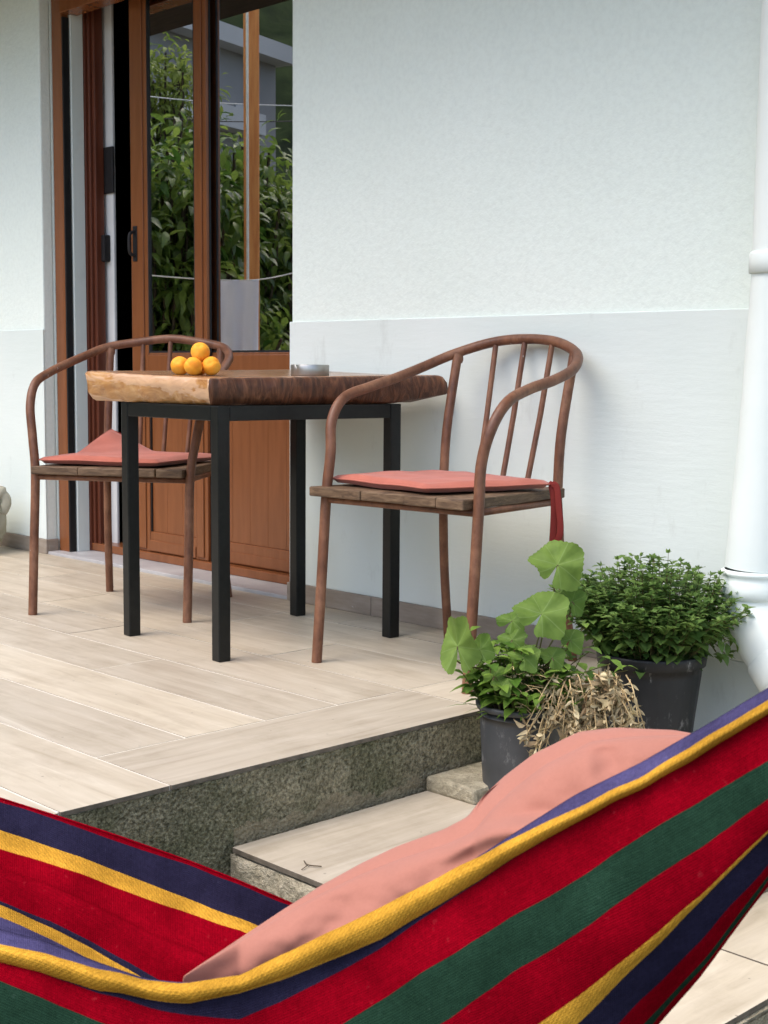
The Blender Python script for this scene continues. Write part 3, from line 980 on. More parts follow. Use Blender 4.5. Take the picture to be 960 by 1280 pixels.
hw1 = [(0.262, -0.245, 0.0), (0.262, -0.225, 0.25), (0.262, -0.21, 0.45), (0.277, -0.195, 0.569), (0.293, -0.175, 0.668), (0.298, -0.128, 0.737), (0.296, -0.034, 0.771), (0.282, 0.068, 0.80), (0.263, 0.159, 0.826), (0.213, 0.246, 0.86), (0.112, 0.291, 0.879), (0.0, 0.303, 0.891)]
make_chair('rusty brown tube armchair with flat terracotta cushion standing right of the table near the pots', hw2, (-2.543, 2.485), R(3.5), -0.287,
           [(-0.262, -0.175), (0.105, -0.222), (0.236, 0.105), (-0.17, 0.18)], 0.0)
make_chair('rusty brown tube armchair with creased turned-up cushion behind the table by the door', hw1, (-3.745, 2.419), R(33.1), -0.262,
           [(-0.245, -0.195), (0.150, -0.205), (0.205, 0.155), (-0.175, 0.19)], 0.062)

# ------------------------------------------------------------------ table
TL = [(-3.461, 2.313), (-2.992, 2.285), (-2.931, 2.867), (-3.393, 2.90)]
tb = thing('table', 'live edge wooden slab table on black square steel legs', 'table', (-3.19, 2.6, 0))
TB = Vector((-3.19, 2.6, 0))
def tp_(m, n, mat, par=None, **k):
    o = m.build(n, mat, None, **k); return under(o, par or tb)
ctr = Vector((-3.19, 2.6, 0))
hwid = 0.0188
ea = math.atan2(0.56, 0.05) - PI / 2
lt = 0.640
for (x, y) in TL:
    dx = 0.0
    m = MB()
    Mx = Matrix.Translation((x, y, 0)) @ Matrix.Rotation(-0.08, 4, 'Z')
    m.box(-hwid, hwid, -hwid, hwid, 0.0, 0.6905, M=Mx)
    tp_(m, 'leg', 'iron', bevel=0.003)
m = MB()
for i in range(4):
    a = Vector((*TL[i], 0)); b = Vector((*TL[(i + 1) % 4], 0))
    d = (b - a).normalized(); L = (b - a).length
    Mx = Matrix.Translation(a) @ Matrix.Rotation(math.atan2(d.y, d.x), 4, 'Z')
    m.box(hwid + 0.001, L - hwid - 0.001, -hwid + 0.001, hwid - 0.001, 0.650, 0.690, M=Mx)
tp_(m, 'frame', 'iron', bevel=0.002)
# slab
per = []
def edge(a, b, n, amp, seed):
    a = Vector((*a, 0)); b = Vector((*b, 0)); d = (b - a).normalized(); nn = Vector((d.y, -d.x, 0))
    for i in range(n):
        t = i / n
        p = a.lerp(b, t) + nn * (amp * nz(t * 5 + seed, seed) + amp * 0.5 * nz(t * 14, seed)) * min(1, 6 * t, 6 * (1 - t) + .2)
        per.append(p)
CN = [(-3.632, 2.268), (-3.005, 2.258), (-2.882, 3.022), (-3.58, 3.02)]
segs = [56, 70, 40, 40]
tags = []
for i in range(4):
    edge(CN[i], CN[(i + 1) % 4], segs[i], [0.010, 0.012, 0.012, 0.012][i], 3.3 * i + 1)
    tags += [i] * segs[i]
NP = len(per)
cen = Vector((-3.29, 2.67, 0))
def topz(p):
    return 0.7655 + 0.014 * min(1, max(0, (-3.05 - p.x) / 0.58)) + 0.010 * (p.y - 2.27) / 0.8 + 0.0012 * nz(p.x * 4, p.y * 4)
rings = []
for k, (ins, zf) in enumerate(((0.10, 1.0), (0.022, 1.0), (0.009, 0.975), (0.001, 0.90), (-0.002, 0.6), (0.002, 0.3), (0.010, 0.08), (0.020, 0.0), (0.12, 0.0))):
    ring = []
    for i, p in enumerate(per):
        t = tags[i]
        d = (cen - p).normalized()
        zt = topz(p)
        s_ = max(0, (p.y - 2.86) / 0.16) if t == 1 else (max(0, 1 - (p.x + 3.2) / -0.25 * 1) if t == 2 and p.x > -3.2 else 0)
        sl = 0.0
        if t == 1:
            sl = -(0.004 + 0.030 * s_) * (1 - zf)      # this face leans outwards at its foot
        if t == 2:
            s_ = max(0, 1 - (i - segs[0] - segs[1]) / 6)
            sl = -0.034 * s_ * (1 - zf)
        if t == 0:
            sl = 0.014 * (1 - zf) + 0.010 * nz(i * 0.16, zf * 2.2)
        zb = 0.6915 + 0.026 * min(1, max(0, s_))
        jag = 0.0035 * nz(i * 0.5, zf * 2, 5) if t != 0 else 0.002 * nz(i * 0.35, zf * 3, 5)
        q = p + d * (ins + sl + jag * (0.3 if k in (0, 8) else 1))
        ring.append((q.x, q.y, zb + (zt - zb) * zf + (0.0025 * nz(i * 0.3, 4) if k in (2, 3) else 0)))
    rings.append(ring)
m = MB()
m.grid(rings[1:8], mi=lambda i, j: (2 if tags[j] == 0 else 1) if i > 0 else 0, closed=True)
b = len(m.v)
for ring in (rings[1], rings[0]):
    for q in ring:
        m.v.append(q)
for j in range(NP):
    j2 = (j + 1) % NP
    m.face((b + j, b + j2, b + NP + j2, b + NP + j), 0, None, .5, True)
m.face([b + NP + j for j in range(NP)], 0)
b = len(m.v)
for q in rings[7]:
    m.v.append(q)
m.face([b + j for j in range(NP)][::-1], 1)
tp_(m, 'tabletop', ['slab_top', 'slab_dark', 'slab_tan'], fixn=True)

# apricots
def apricot(loc, r, tilt, lab):
    bm = bmesh.new()
    bmesh.ops.create_icosphere(bm, subdivisions=4, radius=1)
    for v in bm.verts:
        x, y, z = v.co
        rr = math.hypot(x, y)
        a = math.atan2(y, x)
        cle = math.exp(-(a / 0.22) ** 2) * 0.07 * min(1, rr * 1.5)
        f = 1 - cle - 0.16 * math.exp(-((1 - z) / 0.05)) * 1.0 + 0.02 * nz(x * 1.5 + loc[0] * 9, y * 1.5, z * 1.5)
        sq_ = 1 + 0.06 * nz(loc[0] * 31, loc[2] * 17)
        v.co = Vector((x * f * sq_, y * f * 0.96, z * f * (1.02 - 0.08 * abs(nz(loc[0] * 50)))) ) * r
    me = bpy.data.meshes.new('fruit')
    bm.to_mesh(me); bm.free()
    for p in me.polygons:
        p.use_smooth = True
    me.materials.append(MAT['apricot'])
    o = bpy.data.objects.new('apricot', me); COL.objects.link(o)
    o.location = loc; o.rotation_euler = tilt
    tag(o, lab, 'apricot', 'ripe apricots piled on the table')
    return o
dA = 3.94
base = at(243, 463, dA); AZ = topz(base) - 0.001
def ap(px, dd, r, tilt, lab, zc=None):
    P = at(px, 455, dA + dd)
    return apricot((P.x, P.y, AZ + r * 0.95 if zc is None else zc), r, tilt, lab)
ap(225, 0.02, 0.0272, (1.0, 0.3, 0.4), 'leftmost apricot in the pile on the wooden table')
ap(241.5, -0.03, 0.0262, (0.9, 0.2, -0.6), 'apricot at the front of the pile, lower middle, between two others')
ap(264, -0.01, 0.0272, (1.2, -0.4, 0.9), 'yellowest apricot at the right of the pile, nearest the ashtray')
ap(250.5, 0.0, 0.0272, (0.6, 0.5, 0.2), 'apricot resting on top of the others in the pile', AZ + 0.065)
ap(249, 0.04, 0.025, (0.6, 1.5, 0.2), 'apricot at the back of the pile, mostly hidden beneath the top one')

# ashtray
P = at(387.5, 468, 4.02); az = topz(P)
m = MB()
m.lathe([(0.0, 0.0), (0.054, 0.0), (0.0555, 0.002), (0.0555, 0.031), (0.0545, 0.0325), (0.053, 0.031), (0.052, 0.006), (0.0, 0.005)], (P.x, P.y, az), 56)
ang0 = math.atan2(CAM.y - P.y, CAM.x - P.x)
for kk in (-0.75, 1.6, 3.6):                       # notches for a cigarette
    for i, v in enumerate(m.v):
        a = math.atan2(v[1] - P.y, v[0] - P.x)
        dlt = abs((a - ang0 - kk + PI) % (2 * PI) - PI)
        if dlt < 0.09 and v[2] > az + 0.02:
            m.v[i] = (v[0], v[1], v[2] - 0.012)
o = m.build('ashtray', 'ash', None, origin=(P.x, P.y, az))
tag(o, 'round brushed steel ashtray on the wooden table', 'ashtray')

# ------------------------------------------------------------------ foliage helpers
def leaf_geo(m, base, d, up, L, W, rnd, fold=0.25, droop=0.3, mi=0, n=4):
    d = d.normalized(); side = d.cross(up)
    if side.length < 1e-4:
        side = d.cross(Vector((1, 0, 0.3)))
    side.normalize(); nn = side.cross(d).normalized()
    prof = {4: [0.0, 0.75, 1.0, 0.62, 0.0], 3: [0.0, 0.95, 0.8, 0.0]}[n]
    prev = None
    for i in range(n + 1):
        t = i / n
        c = base + d * (L * t) - nn * (droop * L * t * t)
        wv = W * 0.5 * prof[i]
        if wv > 0:
            row = (m.add(c - side * wv + nn * fold * wv), m.add(c), m.add(c + side * wv + nn * fold * wv))
        else:
            k = m.add(c); row = (k, k, k)
        if prev:
            for a, b in ((0, 1), (1, 2)):
                q = [prev[a], prev[b], row[b], row[a]]
                q2 = []
                for x in q:
                    if x not in q2:
                        q2.append(x)
                if len(q2) >= 3:
                    m.face(q2, mi, None, rnd, True)
        prev = row
def rv():
    return Vector((random.gauss(0, 1), random.gauss(0, 1), random.gauss(0, 1))).normalized()

def mallow(m, c, nrm, up, Rr, rnd, cup=0.25, lobes=7, squash=1.0):
    nrm = nrm.normalized(); sx = up.cross(nrm).normalized(); sy = nrm.cross(sx)
    n, rg = 84, 7
    rows = []
    for i in range(rg + 1):
        t = i / rg
        row = []
        for k in range(n + 1):
            a = (k / n) * 2 * PI * 0.955 + 0.14
            lob = 1 + 0.105 * (1 - 2 * abs(math.sin(a * 2.5 + 0.1)) ** 1.3) * 0.9 + 0.024 * math.cos(a * 31 + 1) + 0.07 * nz(math.cos(a) * 2 + rnd * 20, math.sin(a) * 2)
            notch = 1 - 0.5 * math.exp(-(min(a, 2 * PI - a) / 0.20) ** 2)
            r = Rr * t * (1 + (lob * notch - 1) * t)
            vein = -0.085 * Rr * t * math.cos(a * 5.0) 
            h = cup * Rr * t * t * math.cos(2 * a + 1.1) * 0.7 + vein + 0.05 * Rr * nz(math.cos(a) * 2 * t + rnd * 9, math.sin(a) * 2 * t)
            row.append(c + sx * (r * math.sin(a)) * squash - sy * (r * math.cos(a)) + nrm * h)
        rows.append(row)
    m.grid(rows, rnd=rnd, uv=[[(k / n, i / rg) for k in range(n + 1)] for i in range(rg + 1)])

def pot(parent, c, rt, rb, h, mat, base, ribs=False):
    def pp(m, n, mt, par=None, **k):
        o = m.build(n, mt, None, **k); return under(o, par or parent)
    m = MB()
    prof = [(0, 0.002), (rb, 0.0), (rb + 0.002, 0.003)]
    for i in range(1, 10):
        t = i / 10
        prof.append((rb + (rt - 0.006 - rb) * t, h * t))
    prof += [(rt - 0.007, h - 0.03), (rt - 0.009, h - 0.005), (rt - 0.012, h - 0.03), (rb * 0.9, 0.02), (0, 0.02)]
    m.lathe(prof, c, 56)
    if ribs:
        for i, v in enumerate(m.v):
            a = math.atan2(v[1] - c[1], v[0] - c[0])
            if 0.02 < v[2] - c[2] < h - 0.05:
                f = 1 + 0.010 * math.cos(a * 22)
                m.v[i] = (c[0] + (v[0] - c[0]) * f, c[1] + (v[1] - c[1]) * f, v[2])
    b = pp(m, 'pot', mat)
    m = MB()
    rh = 0.030 if ribs else 0.014
    m.lathe([(rt - 0.008, h - rh), (rt - 0.001, h - rh + 0.001), (rt + 0.002, h - 0.006), (rt + 0.002, h - 0.002), (rt - 0.001, h), (rt - 0.006, h), (rt - 0.009, h - 0.004), (rt - 0.009, h - rh)], c, 64)
    pp(m, 'rim', mat, b)
    m = MB()
    P = [[(c[0] + (rt - 0.013) * t * math.cos(2 * PI * k / 40), c[1] + (rt - 0.013) * t * math.sin(2 * PI * k / 40), c[2] + h - 0.022 + 0.008 * nz(k * 0.7 * t, t * 5) + 0.012 * (1 - t)) for k in range(41)] for t in (0.001, 0.25, 0.5, 0.75, 1.0)]
    m.grid(P)
    pp(m, 'soil', 'soil')
    return b, pp

# small grey pot: mallow, fresh herbs and a dried clump
SC = Vector((-1.962, 2.330, ZS))
sp = thing('potted_plant', 'smaller grey pot of broad mallow leaves, fresh herbs and a dried straw clump', 'potted plant', SC, 0, 'potted plants on the step')
sb, spp = pot(sp, SC, 0.103, 0.085, 0.214, 'pot_grey', SC)
m = MB()                                           # square drain hole
for px, py in ((617, 979),):
    dvec = (at(px, py, 3.0) - SC); dvec.z = 0; dvec.normalize()
    Mx = Matrix.Translation(SC + dvec * 0.0855) @ Matrix.Rotation(math.atan2(dvec.y, dvec.x), 4, 'Z')
    m.box(-0.003, 0.0022, -0.006, 0.006, 0.008, 0.036, M=Mx)
spp(m, 'drain_hole', 'gasket', sb)
sd_ = 3.06
tocam = (CAM - SC).normalized()
m = MB(); ms = MB()
leaves = [((697, 706), 3.04, 0.058, (0.15, 0.10, 0.25), 1.0, 0.75), ((677, 767), 2.98, 0.058, (0.0, 0.0, 0.55), 1.0, 0.62), ((572, 808), 3.00, 0.066, (-0.35, 0.2, -0.05), 0.62, 0.9), ((690, 822), 2.985, 0.028, (0.2, 0, 0.6), 1.0, 0.5), ((640, 800), 3.02, 0.030, (-0.1, 0, 0.5), 1.0, 0.4), ((618, 845), 2.98, 0.026, (-0.1, 0, 0.6), 1.0, 0.4), ((640, 776), 3.05, 0.036, (-0.3, 0, 0.9), 1.0, 0.3), ((655, 822), 2.97, 0.034, (0.1, 0, 0.8), 1.0, 0.6), ((600, 812), 3.02, 0.036, (-0.5, 0, 0.6), 0.85, 0.25), ((715, 752), 3.06, 0.036, (0.5, 0, 0.5), 0.9, 0.15), ((712, 800), 3.0, 0.032, (0.4, 0, 0.9), 1.0, 0.35), ((628, 858), 2.95, 0.022, (0.0, 0, 0.7), 1.0, 0.7)]
for (px, py), dd, rr, tl, sq, rn in leaves:
    c = at(px, py, dd)
    nrm = tocam + c_r * tl[0] + Vector((0, 0, 1)) * tl[2]
    up = Vector((0, 0, 1)) + c_r * (0.45 if px > 600 else -0.2)
    mallow(m, c, nrm, up, rr * 1.03, rn, 0.46, 7, sq)
    b = SC + Vector((random.uniform(-0.04, 0.04), random.uniform(-0.04, 0.04), 0.2))
    ms.tube(cr([b, b.lerp(c, 0.45) + Vector((0, 0, 0.015)), c - Vector((0, 0, rr * 0.5)), c], 5), 0.0019, 6)
spp(m, 'mallow_leaves', 'leaf_mallow')
m = MB()
for i in range(100):                                # leafy herb shoots
    a = random.uniform(0, 2 * PI); r0 = 0.085 * math.sqrt(random.random())
    b = SC + Vector((math.cos(a) * r0, math.sin(a) * r0, 0.195))
    side = (b - SC); side.z = 0
    lr = side.dot(c_r)
    H = random.uniform(0.03, 0.135) + (0.03 if lr < 0.0 else 0.0) 
    tip = b + side * random.uniform(0.2, 0.8) + Vector((random.gauss(0, 0.012), random.gauss(0, 0.012), H))
    ax = tip - b
    ms.tube([b, b + ax * 0.5 + rv() * 0.004, tip], 0.0011, 5)
    nn = random.randint(3, 5)
    a0 = random.uniform(0, PI)
    for k in range(nn):
        t = 0.35 + 0.65 * k / (nn - 1)
        p = b + ax * t
        for s in (0, PI):
            aa = a0 + k * PI / 2 + s
            d = Vector((math.cos(aa), math.sin(aa), random.uniform(0.0, 0.7)))
            L = random.uniform(0.024, 0.050) * (1.15 - 0.45 * abs(t - 0.6))
            leaf_geo(m, p, d, Vector((0, 0, 1)), L, L * random.uniform(0.5, 0.65), random.random(), 0.3, 0.35)
for i in range(26):                                # a few grass blades
    a = random.uniform(0, 2 * PI)
    b = SC + Vector((math.cos(a) * 0.05, math.sin(a) * 0.05, 0.195)) - c_r * 0.02
    d = Vector((math.cos(a), math.sin(a), random.uniform(0.3, 1.2)))
    leaf_geo(m, b, d, Vector((0, 0, 1)), random.uniform(0.05, 0.11), 0.006, random.random(), 0.4, random.uniform(0.2, 0.8))
spp(m, 'herb_leaves', 'leaf_bright')
m = MB()                                           # right-hand shoots between the pots
for (px, py, dd) in ((705, 800, 3.05), (735, 815, 3.02), (760, 830, 3.0), (780, 838, 3.02), (720, 850, 2.98), (750, 858, 3.0), (700, 835, 3.0), (728, 785, 3.06), (690, 850, 2.98)):
    tip = at(px + random.uniform(-5, 5), py, dd)
    b = SC + c_r * 0.03 + Vector((0, 0, 0.195))
    ax = tip - b
    ms.tube(cr([b, b + ax * 0.5 + Vector((0, 0, 0.02)), tip], 4), 0.0012, 5)
    for k in range(5):
        p = b + ax * (0.3 + 0.7 * k / 4) + Vector((0, 0, 0.01))
        for s in (0, PI):
            aa = k * 1.6 + px + s
            d = Vector((math.cos(aa), math.sin(aa), random.uniform(-0.2, 0.4)))
            L = random.uniform(0.022, 0.04)
            leaf_geo(m, p, d, Vector((0, 0, 1)), L, L * 0.58, random.random(), 0.25, 0.35)
spp(m, 'mint_leaves', 'leaf_bright')
spp(ms, 'stems', 'stem')
m = MB(); ml = MB()                                # the dried clump hanging over the rim
ENDS = [(688, 955), (668, 945), (660, 918), (676, 930), (702, 935), (722, 948), (742, 940), (760, 948), (772, 925), (800, 912), (788, 892), (775, 872), (752, 905), (735, 885), (712, 905), (755, 862), (690, 900), (745, 925), (780, 905)]
for j, (ex_, ey_) in enumerate(ENDS * 3):
    j_ = 6 if j >= len(ENDS) else 0
    ex_ += random.gauss(0, 3 + j_); ey_ += random.gauss(0, 3 + j_)
    top = at(random.gauss(732 + (ex_ - 732) * 0.62, 8), max(random.uniform(838, 862), ey_ - random.uniform(45, 85)), 2.985 + random.uniform(-0.02, 0.03))
    end = at(ex_, ey_, 2.950 + random.uniform(-0.03, 0.02))
    mid = top.lerp(end, 0.4) - c_f * random.uniform(0.008, 0.03) + Vector((0, 0, 0.012)) + rv() * 0.006
    pts = cr([top, mid, end + rv() * 0.004, end + Vector((0, 0, -0.006)) + rv() * 0.008], 6)
    m.tube(pts, [0.0017 - 0.0011 * k / (len(pts) - 1) for k in range(len(pts))], 5, rnd=random.random())
    tone = random.random()
    dense = 0.35 if ex_ < 705 and ey_ > 890 else 1.0
    for k in range(2, len(pts)):
        for q_ in range(2 if random.random() < dense else 1):
            ax_ = (pts[k] - pts[k - 1]).normalized()
            d = ax_ * random.uniform(-0.1, 0.9) + rv() * 0.75 - Vector((0, 0, 0.25))
            L = random.uniform(0.008, 0.024) * (1.2 if k > len(pts) - 5 else 0.9)
            leaf_geo(ml, pts[k], d, rv(), L, L * random.uniform(0.25, 0.6), min(1, max(0, tone * 0.6 + 0.2 + random.gauss(0, 0.22))), random.uniform(0.4, 1.1), random.uniform(-0.8, 1.3), n=4)
for i in range(90):                                # dry wisps lying on the soil
    p = at(random.gauss(672, 26), random.uniform(838, 884), 2.99 + random.uniform(-0.03, 0.05))
    d = rv() * 0.022; d.z *= 0.5
    m.tube(cr([p, p + d + rv() * 0.006, p + d * 2 + Vector((0, 0, -0.006))], 4), 0.0008, 4)
    if i % 2:
        leaf_geo(ml, p, rv(), rv(), 0.016, 0.005, random.random(), 0.6, 0.5, n=3)
spp(m, 'dried_stems', 'straw')
spp(ml, 'dried_leaves', 'dry')

# large black pot: dense marjoram
BC = Vector((-1.965, 2.815, ZS))
bp = thing('potted_plant', 'larger black pot full of dense dark green small-leaved herb by the wall', 'potted plant', BC, 0, 'potted plants on the step')
bb, bpp = pot(bp, BC, 0.132, 0.095, 0.262, 'pot_black', BC, True)
m = MB(); ms = MB()
for i in range(270):
    a = random.uniform(0, 2 * PI); q = math.sqrt(random.random())
    b = BC + Vector((math.cos(a) * q * 0.10, math.sin(a) * q * 0.10, 0.245))
    out = Vector((math.cos(a), math.sin(a), 0))
    lr = out.dot(c_r) * q
    H = 0.245 * (1 - 0.42 * q ** 2.2) * random.uniform(0.72, 1.06)
    tip = b + out * (q * (0.125 + 0.02 * max(0, lr) - 0.025 * min(0, lr))) + Vector((random.gauss(0, 0.012), random.gauss(0, 0.012), H))
    mid = b.lerp(tip, 0.5) + Vector((0, 0, 0.02 * q)) + out * 0.01
    pts = cr([b, mid, tip], 6)
    ms.tube(pts, [0.0013 - 0.0006 * k / 12 for k in range(len(pts))], 4)
    a0 = random.uniform(0, PI)
    big = random.random() < 0.25 + 0.5 * max(0, q - 0.5) + (0.35 if lr < -0.2 else 0)
    for k, p in enumerate(pts):
        t = k / (len(pts) - 1)
        if t < 0.3 and random.random() < 0.6:
            continue
        L0 = (0.033 if big else 0.0225) * (1.15 - 0.45 * t)
        for s in (0, PI):
            aa = a0 + k * PI / 2 + s + random.gauss(0, 0.25)
            d = Vector((math.cos(aa), math.sin(aa), random.uniform(0.1, 0.9) if t > .6 else random.uniform(-0.3, 0.5)))
            L = L0 * random.uniform(0.6, 1.45)
            leaf_geo(m, p, d, Vector((0, 0, 1)), L, L * random.uniform(0.58, 0.8), min(1, max(0, random.gauss(0.5, 0.24))), 0.3, 0.3, n=3)
    for k in range(3):
        leaf_geo(m, tip, rv() + Vector((0, 0, 1.2)), rv(), 0.013, 0.008, random.uniform(0.4, 1), 0.3, 0.2, n=3)
for i in range(26):                                # broad trailing leaves at the right
    a = random.gauss(0.75, 0.55)
    out = Vector((math.cos(a), math.sin(a), 0))
    out = (c_r * math.cos(a - 0.75) + Vector((c_f.x, c_f.y, 0)) * math.sin(a - 0.75))
    p = BC + out * random.uniform(0.11, 0.185) + Vector((0, 0, 0.262 + random.uniform(-0.01, 0.13)))
    b = BC + out * 0.09 + Vector((0, 0, 0.25))
    ms.tube(cr([b, b.lerp(p, 0.6) + Vector((0, 0, 0.03)), p], 4), 0.0011, 4)
    for k in range(4):
        d = out + rv() * 0.9 - Vector((0, 0, 0.2))
        L = random.uniform(0.022, 0.036)
        leaf_geo(m, p + rv() * 0.012, d, Vector((0, 0, 1)), L, L * 0.62, random.uniform(0.4, 1), 0.25, 0.4)
bpp(m, 'foliage', 'leaf_herb')
bpp(ms, 'stems', 'stem')

# twig on the step
m = MB()
p0 = at(378, 1071, 2.66)
def on_z(px, py, z):
    d = at(px, py, 1) - CAM
    return CAM + d * ((z - CAM.z) / d.z)
a = on_z(380, 1076, ZS + 0.003); b = on_z(402, 1083, ZS + 0.003); c = on_z(385, 1081, ZS + 0.004); c2 = on_z(377, 1087, ZS + 0.003)
m.tube(cr([a, c, b], 4), 0.0012, 5); m.tube([c, c2], 0.0009, 5)
o = m.build('twig', 'bark', None, origin=a)
tag(o, 'small forked dry twig lying on the tiled step', 'twig')

# ------------------------------------------------------------------ hammock
# stripe boundaries read at a set of stations along the cloth, each with its own depth
XS = [0, 60, 120, 180, 235, 300, 350, 400, 480, 560, 640, 720, 800, 880, 960]
def itp(pairs):
    xs = [p[0] for p in pairs]; ys = [p[1] for p in pairs]
    def f(x):
        if x <= xs[0]:
            return ys[0] + (ys[1] - ys[0]) / (xs[1] - xs[0]) * (x - xs[0])
        if x >= xs[-1]:
            return ys[-1] + (ys[-1] - ys[-2]) / (xs[-1] - xs[-2]) * (x - xs[-1])
        return float(np.interp(x, xs, ys))
    return f
OUT = [
 itp([(0, 1182), (60, 1193), (120, 1211), (180, 1226), (235, 1231), (300, 1220), (350, 1195), (400, 1172), (480, 1133), (560, 1092), (640, 1050), (720, 1010), (800, 971), (880, 925), (960, 877)]),
 itp([(0, 1202), (60, 1217), (120, 1236), (180, 1247), (235, 1255), (300, 1241), (350, 1225), (400, 1205), (480, 1170), (560, 1122), (640, 1073), (720, 1027), (800, 985), (880, 940), (960, 890)]),
 itp([(0, 1203), (60, 1219), (120, 1240), (180, 1257), (235, 1270), (300, 1274), (350, 1252), (400, 1227), (480, 1182), (560, 1126), (640, 1074.5), (720, 1028), (800, 986), (880, 941), (960, 891)]),
 itp([(0, 1227), (60, 1250), (120, 1275), (180, 1300), (235, 1322), (300, 1335), (350, 1325), (400, 1297), (480, 1249), (560, 1197), (640, 1147), (720, 1100), (800, 1047), (880, 1000), (960, 950)]),
 itp([(0, 1285), (60, 1315), (120, 1345), (180, 1375), (235, 1400), (300, 1412), (350, 1400), (400, 1372), (480, 1325), (560, 1275), (640, 1217), (720, 1167), (800, 1110), (880, 1057), (960, 998)]),
 itp([(0, 1340), (60, 1370), (120, 1402), (180, 1434), (235, 1462), (300, 1478), (350, 1470), (400, 1448), (480, 1405), (560, 1357), (640, 1303), (720, 1247), (800, 1182), (880, 1115), (960, 1037)]),
 itp([(0, 1360), (60, 1392), (120, 1424), (180, 1456), (235, 1486), (300, 1504), (350, 1500), (400, 1482), (480, 1443), (560, 1396), (640, 1340), (720, 1279), (800, 1201), (880, 1121), (960, 1040)]),
 itp([(0, 1410), (120, 1478), (235, 1540), (300, 1562), (350, 1562), (400, 1550), (480, 1517), (560, 1470), (640, 1408), (720, 1335), (800, 1250), (880, 1171), (960, 1077)]),
 itp([(0, 1435), (120, 1505), (235, 1570), (300, 1592), (350, 1594), (400, 1584), (480, 1553), (560, 1506), (640, 1444), (720, 1370), (800, 1284), (880, 1197), (960, 1094)]),
 itp([(0, 1445), (120, 1517), (235, 1582), (300, 1604), (350, 1606), (400, 1596), (480, 1566), (560, 1519), (640, 1457), (720, 1383), (800, 1296), (880, 1205), (960, 1100)]),
]
INN = [   # inside of the far half, from the far lip downwards
 itp([(0, 997), (70, 1019), (150, 1045), (240, 1077), (300, 1101), (370, 1131), (480, 1155), (640, 1085), (800, 995), (960, 895)]),
 itp([(0, 1003), (70, 1025), (150, 1052), (240, 1083), (300, 1107), (370, 1137), (480, 1162), (640, 1091), (800, 1000), (960, 898)]),
 itp([(0, 1037), (100, 1071), (200, 1111), (300, 1149), (370, 1178), (480, 1200), (640, 1125), (800, 1030), (960, 915)]),
 itp([(0, 1062), (100, 1092), (200, 1130), (300, 1163), (370, 1195), (480, 1222), (640, 1145), (800, 1045), (960, 924)]),
 itp([(0, 1127), (60, 1150), (130, 1186), (200, 1226), (300, 1275), (370, 1300), (480, 1300), (640, 1215), (800, 1100), (960, 958)]),
 itp([(0, 1133), (60, 1157), (130, 1194), (200, 1236), (300, 1287), (370, 1312), (480, 1310), (640, 1225), (800, 1107), (960, 962)]),
 itp([(0, 1146), (60, 1172), (130, 1212), (200, 1256), (300, 1305), (370, 1332), (480, 1330), (640, 1243), (800, 1120), (960, 970)]),
 itp([(0, 1180), (60, 1207), (130, 1247), (200, 1290), (300, 1345), (370, 1370), (480, 1370), (640, 1280), (800, 1150), (960, 985)]),
]
dN = itp([(-200, 1.56), (0, 1.47), (235, 1.40), (480, 1.36), (960, 1.25), (1200, 1.20)])
dF = itp([(-200, 2.05), (0, 1.97), (235, 1.94), (480, 1.86), (640, 1.74), (800, 1.58), (960, 1.42), (1200, 1.26)])
cols_px = [-200 + 12.5 * i for i in range(113)]
def hm_col(x):
    n, f = dN(x), dF(x)
    w_ = f - n
    rows = []
    lip = at(x, OUT[0](x), n)
    # hem: outer strip that folds over the lip; stands proud at both ends, tucked inside in the middle
    if x < 235:
        hy = OUT[0](x) - max(0, (200 - x) / 200) * 20
        hd = n + 0.030 + 0.02 * max(0, (200 - x) / 200)
    else:
        hy = OUT[0](x) + (6 if x < 600 else 0) - max(0, min(1, (x - 600) / 120)) * 16
        hd = n + 0.022
    rows.append((at(x, hy, hd), 'h_purple'))
    rows.append((at(x, OUT[0](x) - 0.0, n + 0.004), 'h_yellow'))
    yl0, yl1 = OUT[0](x), OUT[1](x)
    rows.append((at(x, yl0 + (yl1 - yl0) * 0.35, n - 0.009), 'h_yellow'))
    rows.append((at(x, yl0 + (yl1 - yl0) * 0.75, n - 0.007), 'h_yellow'))
    od = [0.000, 0.002, -0.012, -0.022, -0.020, -0.012, 0.012, 0.035, 0.050]
    cl = ['h_navy', 'h_red', 'h_green', 'h_red', 'h_yellow', 'h_navy', 'h_red', 'h_green', 'h_red']
    for k in range(1, 10):
        rows.append((at(x, OUT[k](x), n + od[k - 1] * (1.0 if x < 700 else 1 - 0.4 * (x - 700) / 500)), cl[k - 1]))
    # belly under the hammock, then up the far half
    ya, yb = OUT[9](x), INN[7](x)
    b0 = at(x, ya, n + 0.05); 
    i7 = at(x, yb, n + w_ * 0.50)
    low = at(x, ya + 6, n + 0.10)
    rows.append((low, 'h_red'))
    rows.append((low.lerp(i7, 0.5) - Vector((0, 0, 0.03)), 'h_red'))
    dd = [1.0, 1.0, 0.97, 0.945, 0.76, 0.73, 0.67, 0.50]
    ic = ['x', 'h_red', 'h_navy', 'h_yellow', 'h_red', 'h_navy', 'h_yellow', 'h_purple']
    for k in range(7, -1, -1):
        rows.append((at(x, INN[k](x), n + w_ * dd[k]), ic[k]))
    # fold ridge in the wide red stripe
    i4 = len(rows) - 5
    yf = INN[3](x) * 0.48 + INN[4](x) * 0.52
    rows.insert(i4 + 1, (at(x, yf - 3, n + w_ * 0.80), 'h_red'))
    rows.insert(i4 + 2, (at(x, yf - 12, n + w_ * 0.865), 'h_red'))
    return rows
allc = [hm_col(x) for x in cols_px]
nr = len(allc[0])
